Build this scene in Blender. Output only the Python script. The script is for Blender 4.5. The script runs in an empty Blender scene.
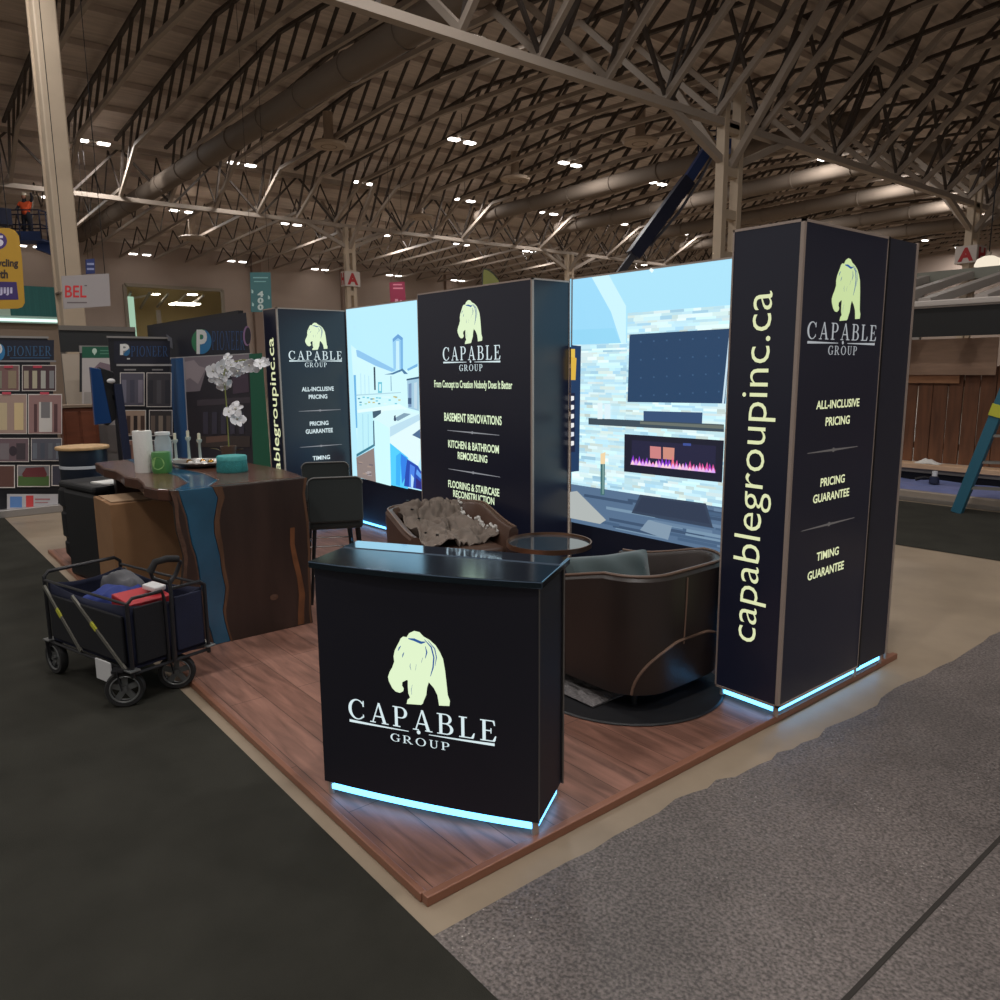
import bpy, math, random
from mathutils import Vector, Matrix
random.seed(7)
SC = bpy.context.scene
COL = SC.collection
PI = math.pi

# ------------------------------------------------------------------ camera
FPX = 773.952
CR = Vector((0.63404967, 0.77325614, -0.00748077))
CU = Vector((-0.12442348, 0.1115623, 0.98593745))
CF = Vector((-0.76321676, 0.62420253, -0.16694726))
CO = Vector((0, 0, 1.78))
cd = bpy.data.cameras.new('camera'); cam = bpy.data.objects.new('camera', cd); COL.objects.link(cam)
cd.sensor_width = 36; cd.lens = 36 * FPX / 1000; cd.clip_end = 300; cd.clip_start = 0.05
M = Matrix((CR, CU, -CF)).transposed().to_4x4(); M.translation = CO
cam.matrix_world = M
SC.camera = cam

def at(u, v, x=None, y=None, z=None, d=None):
    """survey: where the sight line of a photograph point meets a plane of the place"""
    r = CF + CR * ((u - 500) / FPX) - CU * ((v - 500) / FPX)
    if z is not None: t = (z - 1.78) / r.z
    elif y is not None: t = y / r.y
    elif x is not None: t = x / r.x
    else: t = d
    return CO + r * t

# ------------------------------------------------------------------ materials
def lin(c):
    return tuple((q / 12.92 if q <= 0.04045 else ((q + 0.055) / 1.055) ** 2.4) for q in [k / 255 for k in c]) + (1,)
MATS = {}
def mat(name, rgb, rough=0.6, metal=0.0, spec=0.5, noise=0.0, nscale=8.0, stretch=(1, 1, 1), bump=0.0, bscale=60.0, alpha=1.0, trans=0.0, coat=0.0, sheen=0.0, linear=False):
    if name in MATS: return MATS[name]
    m = bpy.data.materials.new(name); m.use_nodes = True
    nt = m.node_tree; b = nt.nodes['Principled BSDF']
    c = tuple(rgb) + (1,) if linear else lin(rgb)
    b.inputs['Base Color'].default_value = c
    b.inputs['Roughness'].default_value = rough; b.inputs['Metallic'].default_value = metal
    b.inputs['Specular IOR Level'].default_value = spec
    b.inputs['Transmission Weight'].default_value = trans; b.inputs['Coat Weight'].default_value = coat
    b.inputs['Sheen Weight'].default_value = sheen
    if alpha < 1: b.inputs['Alpha'].default_value = alpha
    if noise or bump:
        tc = nt.nodes.new('ShaderNodeTexCoord'); mp = nt.nodes.new('ShaderNodeMapping')
        mp.inputs['Scale'].default_value = stretch
        nt.links.new(tc.outputs['Object'], mp.inputs['Vector'])
    if noise:
        n = nt.nodes.new('ShaderNodeTexNoise'); n.inputs['Scale'].default_value = nscale; n.inputs['Detail'].default_value = 6
        nt.links.new(mp.outputs[0], n.inputs['Vector'])
        r = nt.nodes.new('ShaderNodeMapRange'); r.inputs['From Min'].default_value = .3; r.inputs['From Max'].default_value = .7
        r.inputs['To Min'].default_value = 1 - noise; r.inputs['To Max'].default_value = 1 + noise
        nt.links.new(n.outputs['Fac'], r.inputs['Value'])
        x = nt.nodes.new('ShaderNodeMix'); x.data_type = 'RGBA'; x.blend_type = 'MULTIPLY'; x.inputs['Factor'].default_value = 1
        x.inputs['A'].default_value = c
        nt.links.new(r.outputs[0], x.inputs['B']); nt.links.new(x.outputs['Result'], b.inputs['Base Color'])
    if bump:
        n2 = nt.nodes.new('ShaderNodeTexNoise'); n2.inputs['Scale'].default_value = bscale; n2.inputs['Detail'].default_value = 3
        nt.links.new(mp.outputs[0], n2.inputs['Vector'])
        bp = nt.nodes.new('ShaderNodeBump'); bp.inputs['Strength'].default_value = bump; bp.inputs['Distance'].default_value = .01
        nt.links.new(n2.outputs['Fac'], bp.inputs['Height']); nt.links.new(bp.outputs[0], b.inputs['Normal'])
    MATS[name] = m
    return m
def emit(name, rgb, s=1.0):
    if name in MATS: return MATS[name]
    m = bpy.data.materials.new(name); m.use_nodes = True
    nt = m.node_tree; b = nt.nodes['Principled BSDF']
    b.inputs['Base Color'].default_value = (0, 0, 0, 1); b.inputs['Specular IOR Level'].default_value = .2
    b.inputs['Emission Color'].default_value = lin(rgb); b.inputs['Emission Strength'].default_value = s
    MATS[name] = m
    return m
def print_mat(name, lit, s=1.0):
    """a printed sheet: ink colours stored per face; backlit sheets give off light"""
    m = bpy.data.materials.new(name); m.use_nodes = True
    nt = m.node_tree; b = nt.nodes['Principled BSDF']
    a = nt.nodes.new('ShaderNodeVertexColor'); a.layer_name = 'ink'
    b.inputs['Roughness'].default_value = .55
    if lit:
        b.inputs['Base Color'].default_value = (.01, .01, .01, 1)
        nt.links.new(a.outputs[0], b.inputs['Emission Color']); b.inputs['Emission Strength'].default_value = s
    else:
        h = nt.nodes.new('ShaderNodeHueSaturation'); h.inputs['Value'].default_value = 1.5
        nt.links.new(a.outputs[0], h.inputs['Color']); nt.links.new(h.outputs[0], b.inputs['Base Color'])
    MATS[name] = m
    return m

# ------------------------------------------------------------------ mesh builder
class MB:
    def __init__(s): s.v = []; s.f = []; s.m = []; s.c = []; s.ink = None
    def add(s, vs, fs, m=0):
        k = len(s.v); s.v += [Vector(q) for q in vs]
        for f in fs: s.f.append([i + k for i in f]); s.m.append(m); s.c.append(s.ink)
        return s
    def box(s, x0, x1, y0, y1, z0, z1, m=0):
        vs = [(x, y, z) for z in (z0, z1) for y in (y0, y1) for x in (x0, x1)]
        return s.add(vs, [(0, 2, 3, 1), (4, 5, 7, 6), (0, 1, 5, 4), (2, 6, 7, 3), (0, 4, 6, 2), (1, 3, 7, 5)], m)
    def bar(s, a, b, w, h=None, m=0, up=(0, 0, 1)):
        a = Vector(a); b = Vector(b); h = h or w; d = (b - a).normalized(); up = Vector(up)
        if abs(d.dot(up)) > .98: up = Vector((1, 0, 0))
        p = d.cross(up).normalized() * w / 2; q = p.cross(d).normalized() * h / 2
        vs = [o + i * p + j * q for o in (a, b) for i, j in ((-1, -1), (1, -1), (1, 1), (-1, 1))]
        return s.add(vs, [(0, 1, 2, 3)[::-1], (4, 5, 6, 7), (0, 1, 5, 4), (1, 2, 6, 5), (2, 3, 7, 6), (3, 0, 4, 7)], m)
    def tube(s, pts, r, n=8, m=0, cap=True, r1=None):
        pts = [Vector(p) for p in pts]; L = len(pts); prev = None; rings = []
        k = len(s.v)
        for i, p in enumerate(pts):
            d = (pts[min(i + 1, L - 1)] - pts[max(i - 1, 0)]).normalized()
            if prev is None:
                a = Vector((0, 0, 1)) if abs(d.z) < .9 else Vector((1, 0, 0)); u = d.cross(a).normalized()
            else:
                u = (prev - d * prev.dot(d)).normalized()
            w = d.cross(u); prev = u
            rr = r if r1 is None else r + (r1 - r) * i / (L - 1)
            s.v += [p + (u * math.cos(t) + w * math.sin(t)) * rr for t in [2 * PI * j / n for j in range(n)]]
        for i in range(L - 1):
            for j in range(n):
                s.f.append([k + i * n + j, k + i * n + (j + 1) % n, k + (i + 1) * n + (j + 1) % n, k + (i + 1) * n + j]); s.m.append(m); s.c.append(s.ink)
        if cap:
            s.f.append([k + j for j in range(n)][::-1]); s.f.append([k + (L - 1) * n + j for j in range(n)]); s.m += [m, m]; s.c += [s.ink, s.ink]
        return s
    def cyl(s, a, b, r, r1=None, n=16, m=0): return s.tube([a, b], r, n, m, True, r1)
    def lathe(s, prof, c=(0, 0), n=24, m=0, sx=1, sy=1):
        k = len(s.v)
        for r, z in prof:
            s.v += [Vector((c[0] + sx * r * math.cos(2 * PI * j / n), c[1] + sy * r * math.sin(2 * PI * j / n), z)) for j in range(n)]
        for i in range(len(prof) - 1):
            for j in range(n):
                s.f.append([k + i * n + j, k + i * n + (j + 1) % n, k + (i + 1) * n + (j + 1) % n, k + (i + 1) * n + j]); s.m.append(m); s.c.append(s.ink)
        if prof[0][0] > 1e-4: s.f.append([k + j for j in range(n)][::-1]); s.m.append(m); s.c.append(s.ink)
        if prof[-1][0] > 1e-4: s.f.append([k + (len(prof) - 1) * n + j for j in range(n)]); s.m.append(m); s.c.append(s.ink)
        return s
    def poly(s, pts, m=0): return s.add(pts, [list(range(len(pts)))], m)
    def prism(s, pts, off, m=0):
        """outline (3d points) extruded by the vector off"""
        n = len(pts); off = Vector(off); pts = [Vector(p) for p in pts]
        return s.add(pts + [p + off for p in pts], [list(range(n)), list(range(n, 2 * n))[::-1]] + [[i, n + i, n + (i + 1) % n, (i + 1) % n] for i in range(n)], m)
    def ball(s, c, r, n=10, k=6, m=0, sc=(1, 1, 1)):
        c = Vector(c); b = len(s.v)
        for i in range(k + 1):
            t = PI * i / k
            s.v += [c + Vector((r * sc[0] * math.sin(t) * math.cos(2 * PI * j / n), r * sc[1] * math.sin(t) * math.sin(2 * PI * j / n), r * sc[2] * math.cos(t))) for j in range(n)]
        for i in range(k):
            for j in range(n):
                s.f.append([b + i * n + j, b + (i + 1) * n + j, b + (i + 1) * n + (j + 1) % n, b + i * n + (j + 1) % n]); s.m.append(m); s.c.append(s.ink)
        return s
    def build(s, name, mats, parent=None, world=False, smooth=False, bev=0, sub=0, solid=0, seg=2):
        me = bpy.data.meshes.new(name)
        vs = s.v
        if world and parent is not None:
            root = parent; T = parent.matrix_basis.copy()
            while root.parent: root = root.parent; T = root.matrix_basis @ T
            Ti = T.inverted(); vs = [Ti @ q for q in vs]
        me.from_pydata([tuple(q) for q in vs], [], s.f)
        if not isinstance(mats, (list, tuple)): mats = [mats]
        for q in mats: me.materials.append(q)
        me.polygons.foreach_set('material_index', s.m)
        if any(c is not None for c in s.c):
            at_ = me.color_attributes.new('ink', 'FLOAT_COLOR', 'CORNER')
            for p in me.polygons:
                c = s.c[p.index] or (0, 0, 0, 1)
                for li in p.loop_indices: at_.data[li].color = c
        if smooth:
            me.polygons.foreach_set('use_smooth', [True] * len(me.polygons))
        me.update()
        o = bpy.data.objects.new(name, me); COL.objects.link(o)
        if smooth:
            try: me.set_sharp_from_angle(angle=math.radians(42))
            except Exception: pass
        if parent is not None: o.parent = parent
        if solid:
            q = o.modifiers.new('solidify', 'SOLIDIFY'); q.thickness = solid
        if bev:
            q = o.modifiers.new('bevel', 'BEVEL'); q.width = bev; q.segments = seg; q.limit_method = 'ANGLE'
        if sub:
            q = o.modifiers.new('subdivision', 'SUBSURF'); q.levels = sub; q.render_levels = sub
        return o

def tag(o, label, cat, group=None, kind=None):
    o['label'] = label; o['category'] = cat
    if group: o['group'] = group
    if kind: o['kind'] = kind
    return o
def thing(name, label, cat, loc=(0, 0, 0), rz=0, group=None, kind=None):
    o = bpy.data.objects.new(name, None); COL.objects.link(o); o.empty_display_size = .1
    o.matrix_basis = Matrix.Translation(Vector(loc)) @ Matrix.Rotation(rz, 4, 'Z')
    return tag(o, label, cat, group, kind)
def copy_thing(root, loc, rz=0, label=None):
    r = root.copy(); COL.objects.link(r); r.matrix_basis = Matrix.Translation(Vector(loc)) @ Matrix.Rotation(rz, 4, 'Z')
    if label: r['label'] = label
    for ch in list(root.children):
        c = ch.copy(); COL.objects.link(c); c.parent = r
        for g in list(ch.children):
            d = g.copy(); COL.objects.link(d); d.parent = c
    return r

# ------------------------------------------------------------------ lettering
_T = {}
LIFT = -.003     # tower covers sit 4 mm behind their frames
def text2d(body, bold=0.0):
    key = (body, bold)
    if key in _T: return _T[key]
    cu = bpy.data.curves.new('lettering', 'FONT'); cu.body = body; cu.size = 1; cu.offset = bold; cu.resolution_u = 3
    ob = bpy.data.objects.new('lettering', cu); COL.objects.link(ob)
    bpy.context.view_layer.update()
    me = bpy.data.meshes.new_from_object(ob.evaluated_get(bpy.context.evaluated_depsgraph_get()))
    vs = [(v.co.x, v.co.y) for v in me.vertices]; fs = [list(p.vertices) for p in me.polygons]
    bpy.data.objects.remove(ob); bpy.data.meshes.remove(me); bpy.data.curves.remove(cu)
    _T[key] = (vs, fs)
    return _T[key]
def put(mb, shape, O, ex, ey, a0, a1, b0, b1, m=0, lift=.002, warp=None):
    """lay a flat shape on a face: a along ex, b along ey, fitted to the rectangle a0..a1, b0..b1"""
    vs, fs = shape; O = Vector(O); ex = Vector(ex); ey = Vector(ey); n = ex.cross(ey)
    xs = [v[0] for v in vs]; ys = [v[1] for v in vs]; x0, x1, y0, y1 = min(xs), max(xs), min(ys), max(ys)
    out = []
    for x, y in vs:
        a = a0 + (x - x0) / (x1 - x0) * (a1 - a0); b = b0 + (y - y0) / (y1 - y0) * (b1 - b0)
        out.append(O + ex * a + ey * b + n * (lift + (warp(a) if warp else 0)))
    mb.add(out, fs, m)
def ring(cx, cy, ro, ri, t0, t1, n=18, dx=0):
    """band between two ellipses from angle t0 to t1 (degrees)"""
    vs = []; fs = []
    for i in range(n + 1):
        t = math.radians(t0 + (t1 - t0) * i / n)
        vs.append((cx + ro[0] * math.cos(t), cy + ro[1] * math.sin(t))); vs.append((cx + dx + ri[0] * math.cos(t), cy + ri[1] * math.sin(t)))
    for i in range(n): fs.append([2 * i, 2 * i + 2, 2 * i + 3, 2 * i + 1])
    return vs, fs
def quad(*p): return list(p), [list(range(len(p)))]
def R4(x0, x1, y0, y1): return quad((x0, y0), (x1, y0), (x1, y1), (x0, y1))
SF = .05
def glyph(c):
    S = []
    if c in 'CG':
        S.append(ring(.44, .5, (.44, .51), (.31, .455), 42, 318, 26, .03)); S.append(quad((.74, .68), (.80, .68), (.80, .98), (.76, .98), (.72, .84)))
        if c == 'C': S.append(quad((.74, .30), (.79, .27), (.80, .16), (.74, .12)))
        else: S += [R4(.66, .80, .06, .42), R4(.56, .90, .40, .45)]
        w = .86
    elif c == 'O': S.append(ring(.46, .5, (.46, .51), (.32, .455), 0, 360, 30)); w = .92
    elif c == 'A':
        S += [quad((.08, 0), (.14, 0), (.46, 1), (.40, 1)), quad((.64, 0), (.80, 0), (.48, 1.01), (.38, 1.01)), R4(.22, .66, .30, .36), R4(-.02, .26, 0, SF), R4(.56, .90, 0, SF)]; w = .88
    elif c in 'PRB':
        S += [R4(.08, .22, 0, 1), R4(-.02, .34, 0, SF), R4(-.02, .30, 1 - SF, 1)]
        if c == 'B':
            S += [R4(.2, .40, .95, 1), R4(.2, .42, .50, .55), R4(.2, .42, 0, .05), ring(.38, .755, (.27, .245), (.14, .195), -90, 90, 12), ring(.40, .27, (.32, .27), (.18, .22), -90, 90, 12)]; w = .74
        else:
            S += [R4(.2, .40, .95, 1), R4(.2, .40, .44, .49), ring(.38, .72, (.30, .28), (.16, .23), -90, 90, 12)]; w = .70
            if c == 'R': S += [quad((.30, .47), (.44, .47), (.82, .03), (.66, .03)), R4(.62, .90, 0, SF)]; w = .86
    elif c in 'EL':
        S += [R4(.08, .22, 0, 1), R4(-.02, .34, 1 - SF, 1), R4(-.02, .62, 0, SF), quad((.52, SF), (.64, SF), (.68, .27), (.63, .27))]; w = .68
        if c == 'E': S += [R4(.2, .60, 1 - SF, 1), quad((.52, 1 - SF), (.61, 1 - SF), (.63, .76), (.59, .76)), R4(.2, .46, .48, .53), R4(.43, .47, .38, .63)]
    elif c == 'U':
        S += [R4(.10, .23, .3, 1), R4(.62, .68, .3, 1), ring(.39, .32, (.29, .33), (.20, .26), 180, 360, 16, .03), R4(0, .34, 1 - SF, 1), R4(.52, .78, 1 - SF, 1)]; w = .78
    elif c == 'I': S += [R4(.10, .24, 0, 1), R4(0, .34, 0, SF), R4(0, .34, 1 - SF, 1)]; w = .34
    elif c == 'N': S += [R4(.10, .16, 0, 1), R4(.72, .78, 0, 1), quad((.08, 1), (.24, 1), (.78, 0), (.68, 0)), R4(0, .28, 0, SF), R4(0, .2, 1 - SF, 1), R4(.6, .9, 1 - SF, 1)]; w = .9
    return S, w
def serif(word, gap=.28):
    vs = []; fs = []; x = 0
    for i, c in enumerate(word):
        S, w = glyph(c)
        for a, b in S:
            k = len(vs); vs += [(p[0] + x, p[1]) for p in a]; fs += [[q + k for q in f] for f in b]
        x += w + gap
    return vs, fs
BEAR = [(0.232, 0.876), (0.275, 0.907), (0.331, 0.904), (0.374, 0.962), (0.458, 1.0), (0.54, 0.992), (0.606, 0.94), (0.701, 0.905), (0.794, 0.842), (0.859, 0.759), (0.905, 0.674), (0.934, 0.519), (0.951, 0.362), (0.967, 0.205), (1.0, 0.129), (0.99, 0.059), (0.827, 0.045), (0.82, 0.094), (0.803, 0.184), (0.751, 0.27), (0.671, 0.34), (0.642, 0.268), (0.625, 0.162), (0.581, 0.076), (0.566, 0.039), (0.537, 0.017), (0.299, 0.0), (0.315, 0.058), (0.359, 0.094), (0.333, 0.149), (0.327, 0.242), (0.33, 0.323), (0.311, 0.328), (0.239, 0.289), (0.232, 0.242), (0.259, 0.205), (0.249, 0.167), (0.191, 0.136), (0.121, 0.146), (0.066, 0.187), (0.012, 0.274), (0.0, 0.331), (0.031, 0.405), (0.076, 0.468), (0.114, 0.553), (0.105, 0.621), (0.128, 0.705), (0.173, 0.778), (0.208, 0.832)]
DET = [[(0.358, 0.888), (0.454, 0.884), (0.563, 0.855), (0.632, 0.871)], [(0.619, 0.903), (0.725, 0.813), (0.762, 0.681), (0.745, 0.543), (0.701, 0.424)], [(0.673, 0.897), (0.779, 0.796), (0.803, 0.685), (0.778, 0.57)], [(0.184, 0.706), (0.205, 0.747), (0.234, 0.778)], [(0.251, 0.626), (0.264, 0.662), (0.282, 0.698)], [(0.63, 0.814), (0.652, 0.737), (0.625, 0.655)], [(0.584, 0.657), (0.56, 0.591)], [(0.383, 0.56), (0.373, 0.52), (0.391, 0.469)], [(0.477, 0.559), (0.463, 0.477)], [(0.407, 0.274), (0.382, 0.202), (0.391, 0.133)]]
DW = [.036, .022, .016, .02, .018, .022, .016, .010, .012, .008]
def bear_shape():
    return list(BEAR), [list(range(len(BEAR)))]
def stroke(pts, w):
    vs = []; L = len(pts)
    for i, p in enumerate(pts):
        a = pts[max(i - 1, 0)]; b = pts[min(i + 1, L - 1)]; dx, dy = b[0] - a[0], b[1] - a[1]; l = math.hypot(dx, dy) or 1
        k = w / 2 * (1 if 0 < i < L - 1 else .35)
        vs += [(p[0] - dy / l * k, p[1] + dx / l * k), (p[0] + dy / l * k, p[1] - dx / l * k)]
    return vs, [[2 * i, 2 * i + 1, 2 * i + 3, 2 * i + 2] for i in range(L - 1)]
def put_bear(parent, O, ex, ey, a0, a1, b0, b1, m, md, warp=None):
    mb = MB(); put(mb, bear_shape(), O, ex, ey, a0, a1, b0, b1, 0, LIFT, warp)
    o = mb.build('bear_logo', m, parent, world=True)
    O = Vector(O); ex = Vector(ex); ey = Vector(ey); n = ex.cross(ey)
    for pts, w in zip(DET, DW):
        vs, fs = stroke(pts, w); d = MB()
        d.add([O + ex * (a0 + x * (a1 - a0)) + ey * (b0 + y * (b1 - b0)) + n * (LIFT + .0006 + (warp(a0 + x * (a1 - a0)) if warp else 0)) for x, y in vs], fs)
        d.build('fur_line', md, o, world=True)
def put_rule(mb, O, ex, ey, a0, a1, b, h, warp=None, gap=.0, m=0):
    """hairline that tapers at both ends, optionally broken at its middle by a dot"""
    O = Vector(O); ex = Vector(ex); ey = Vector(ey); n = ex.cross(ey); mid = (a0 + a1) / 2; N = 6
    def P(a, bb): return O + ex * a + ey * bb + n * (LIFT + (warp(a) if warp else 0))
    for s0, s1, t0, t1 in ((a0, mid - gap, 1, .25), (mid + gap, a1, .25, 1)):
        if not gap: t0, t1 = (.3, 1) if s0 == a0 else (1, .3)
        vs = []
        for i in range(N + 1):
            a = s0 + (s1 - s0) * i / N; k = h / 2 * (t0 + (t1 - t0) * i / N); vs += [P(a, b - k), P(a, b + k)]
        mb.add(vs, [[2 * i, 2 * i + 2, 2 * i + 3, 2 * i + 1] for i in range(N)], m)
    r = h * (.75 if gap else 1.1)
    mb.poly([P(mid + r * math.cos(t * PI / 4), b + (.003 if gap else 0) + r * math.sin(t * PI / 4)) for t in range(8)], m)

# ------------------------------------------------------------------ palette
BLACK = mat('black_fabric', (20, 20, 27), .3, spec=.6)
_b = BLACK.node_tree.nodes['Principled BSDF']; _b.inputs['Emission Color'].default_value = (.35, .42, 1, 1); _b.inputs['Emission Strength'].default_value = .008   # faint navy glow added over the whole cloth
NAVY = mat('navy_fabric', (30, 33, 52), .6, spec=.35)
SILV = mat('silver_profile', (176, 160, 150), .45, .2)
DARKM = mat('dark_metal', (35, 35, 38), .4, .7)
GREEN_L = emit('lit_green_white', (226, 245, 205), 1.0)
WHITE_L = emit('lit_white', (218, 236, 240), 1.0)
GREY_L = emit('lit_grey', (150, 152, 158), .8)
YEL_L = emit('lit_pale_yellow', (222, 228, 180), 1.0)
BLUE_D = emit('lit_blue_line', (48, 92, 160), .9)
LED = emit('led_strip', (96, 186, 255), 4.5)

# ================================================================== BOOTH
PZ = .03           # top of the laminate platform
def wood_floor(name):
    m = bpy.data.materials.new(name); m.use_nodes = True; nt = m.node_tree; b = nt.nodes['Principled BSDF']; N = nt.nodes.new; L = nt.links.new
    tc = N('ShaderNodeTexCoord')
    br = N('ShaderNodeTexBrick'); br.inputs['Scale'].default_value = 1; br.inputs['Brick Width'].default_value = 1.3; br.inputs['Row Height'].default_value = .19
    br.inputs['Mortar Size'].default_value = .0018; br.offset = .37
    br.inputs['Color1'].default_value = (.225, .108, .078, 1); br.inputs['Color2'].default_value = (.275, .14, .104, 1); br.inputs['Mortar'].default_value = (.06, .03, .022, 1)
    L(tc.outputs['Object'], br.inputs['Vector'])
    mp = N('ShaderNodeMapping'); mp.inputs['Scale'].default_value = (1.2, 9, 1); L(tc.outputs['Object'], mp.inputs['Vector'])
    n = N('ShaderNodeTexNoise'); n.inputs['Scale'].default_value = 2.2; n.inputs['Detail'].default_value = 8; n.inputs['Distortion'].default_value = .6; L(mp.outputs[0], n.inputs['Vector'])
    r = N('ShaderNodeMapRange'); r.inputs['From Min'].default_value = .3; r.inputs['From Max'].default_value = .7; r.inputs['To Min'].default_value = .6; r.inputs['To Max'].default_value = 1.35; L(n.outputs['Fac'], r.inputs['Value'])
    x = N('ShaderNodeMix'); x.data_type = 'RGBA'; x.blend_type = 'MULTIPLY'; x.inputs['Factor'].default_value = 1
    L(br.outputs['Color'], x.inputs['A']); L(r.outputs[0], x.inputs['B']); L(x.outputs['Result'], b.inputs['Base Color'])
    b.inputs['Roughness'].default_value = .42; b.inputs['Specular IOR Level'].default_value = .45
    return m
WOODF = wood_floor('laminate_planks')
TRIMW = mat('copper_brown_edging', (146, 100, 80), .4, .2)
pl = thing('floor_platform', 'reddish wood plank platform under the whole dark booth', 'platform')
MB().box(-8.7, -2.0, 1.30, 4.74, 0, PZ).build('plank_deck', WOODF, pl, world=True)
MB().box(-2.0, -1.965, 1.28, 4.76, 0, PZ + .006).build('edge_trim', TRIMW, pl, world=True, bev=.004)
MB().box(-8.7, -2.0, 1.275, 1.302, 0, PZ + .004).build('edge_trim', TRIMW, pl, world=True, bev=.004)

def light_strip(parent, segs):
    mb = MB()
    for a, b in segs: mb.bar(a, b, .012, .02)
    mb.build('light_strip', LED, parent, world=True)
def feet(parent, pts):
    for x, y in pts: MB().cyl((x, y, PZ), (x, y, .092), .014, n=10).build('foot', SILV, parent, world=True)

X_, Y_, Z_ = Vector((1, 0, 0)), Vector((0, 1, 0)), Vector((0, 0, 1))
def logo_block(parent, O, ex, bear, cap, rule, group, mc=None, mb_=None, warp=None):
    mc = mc or WHITE_L
    put_bear(parent, O, ex, Z_, *bear, mb_ or GREEN_L, BLUE_D, warp)
    m = MB(); put(m, serif('CAPABLE', .26), O, ex, Z_, *cap, 0, LIFT, warp); m.build('wordmark', mc, parent, world=True)
    m = MB(); put(m, serif('GROUP', .3), O, ex, Z_, *group, 0, LIFT, warp)
    put_rule(m, O, ex, Z_, rule[0], rule[1], rule[2], rule[3], warp, (rule[1] - rule[0]) * .07); m.build('wordmark_rule', mc, parent, world=True)
def lines(parent, O, ex, rows, mtext, mrule, bold=.012):
    for r in rows:
        m = MB()
        if r[0] is None: put_rule(m, O, ex, Z_, r[1], r[2], r[3], .012); m.build('divider_rule', mrule, parent, world=True)
        else: put(m, text2d(r[0], bold), O, ex, Z_, r[1], r[2], r[3], r[4], 0, LIFT); m.build('lettering', mtext, parent, world=True)

def frame_tower(parent, x0, x1, y0, y1, H, seam=None):
    e = .018
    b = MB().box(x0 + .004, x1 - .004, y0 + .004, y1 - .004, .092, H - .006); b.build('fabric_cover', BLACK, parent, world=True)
    f = MB()
    f.box(x1 - e, x1, y0, y0 + e, .09, H)
    f.box(x0, x0 + .008, y0, y0 + .008, .09, H); f.box(x1 - .008, x1, y1 - .008, y1, .09, H); f.box(x0, x0 + .008, y1 - .008, y1, .09, H)
    for z in (.09, H - .012):
        f.box(x0, x1, y0, y0 + .008, z, z + .012); f.box(x0, x1, y1 - .008, y1, z, z + .012); f.box(x0, x0 + .008, y0, y1, z, z + .012); f.box(x1 - .008, x1, y0, y1, z, z + .012)
    f.build('corner_frame', SILV, parent, world=True)

H = 2.44
# ---- right tower
t = thing('display_tower', 'tall black tower at the front right corner, its web address in full view', 'display tower', (-2.135, 3.8, PZ))
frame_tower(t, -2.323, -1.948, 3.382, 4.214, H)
MB().box(-2.30, -1.952, 4.218, 4.555, .092, H - .004).build('end_panel', mat('end_panel_navy', (38, 40, 56), .5, spec=.5), t, world=True)
MB().box(-1.962, -1.946, 4.545, 4.56, .06, H).build('end_profile', SILV, t, world=True)
MB().box(-1.955, -1.945, 4.208, 4.222, .092, H).build('seam_profile', DARKM, t, world=True)
light_strip(t, [((-2.28, 3.41, .066), (-1.99, 3.41, .066)), ((-1.975, 3.42, .066), (-1.975, 4.52, .066))])
feet(t, [(-2.3, 3.42), (-1.975, 3.41), (-1.975, 4.22), (-1.975, 4.53), (-2.28, 4.5)])
m = MB(); put(m, text2d('capablegroupinc.ca', -.006), (0, 3.382, 0), Z_, -X_, .388, 2.135, 2.046, 2.243, 0, LIFT)
m.build('web_address', YEL_L, t, world=True)
O = (-1.948, 0, 0)
ALIM = emit('lit_lime_white', (205, 226, 165), .95)
logo_block(t, O, Y_, (3.668, 3.962, 2.0, 2.30), (3.462, 4.148, 1.908, 1.990), (3.468, 4.138, 1.893, .012), (3.665, 3.95, 1.836, 1.880), emit('lit_silver', (178, 182, 186), .85), ALIM)
rows = [('ALL-INCLUSIVE', 3.585, 4.017, 1.574, 1.616), ('PRICING', 3.683, 3.926, 1.488, 1.532), (None, 3.527, 4.03, 1.364), ('PRICING', 3.671, 3.915, 1.184, 1.228), ('GUARANTEE', 3.608, 3.973, 1.106, 1.15), (None, 3.514, 4.05, .98), ('TIMING', 3.678, 3.903, .80, .845), ('GUARANTEE', 3.60, 3.969, .71, .757)]
lines(t, O, Y_, rows, YEL_L, emit('lit_dim_grey', (96, 92, 90), .8), .02)

# ---- left tower (its twin beside the kitchen picture)
t = thing('display_tower', 'black tower at the far left end, beside the lit kitchen picture', 'display tower', (-8.17, 3.9, PZ))
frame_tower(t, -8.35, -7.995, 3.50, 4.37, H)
light_strip(t, [((-8.3, 3.53, .066), (-8.03, 3.53, .066)), ((-8.02, 3.55, .066), (-8.02, 4.33, .066))])
feet(t, [(-8.32, 3.53), (-8.03, 3.53), (-8.03, 4.34), (-8.32, 4.34)])
m = MB(); put(m, text2d('capablegroupinc.ca', .008), (0, 3.50, 0), Z_, -X_, .372, 2.13, 8.06, 8.27, 0, LIFT)
m.build('web_address', YEL_L, t, world=True)
O = (-7.995, 0, 0)
logo_block(t, O, Y_, (3.815, 4.08, 2.0, 2.295), (3.616, 4.252, 1.895, 1.99), (3.62, 4.25, 1.882, .014), (3.80, 4.06, 1.815, 1.865))
rows = [('ALL-INCLUSIVE', 3.748, 4.134, 1.552, 1.60), ('PRICING', 3.826, 4.05, 1.468, 1.515), (None, 3.70, 4.21, 1.338), ('PRICING', 3.823, 4.05, 1.172, 1.22), ('GUARANTEE', 3.77, 4.10, 1.086, 1.136), (None, 3.692, 4.206, .942), ('TIMING', 3.839, 4.05, .785, .833), ('GUARANTEE', 3.774, 4.11, .697, .747)]
lines(t, O, Y_, rows, WHITE_L, GREY_L, .022)

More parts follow.
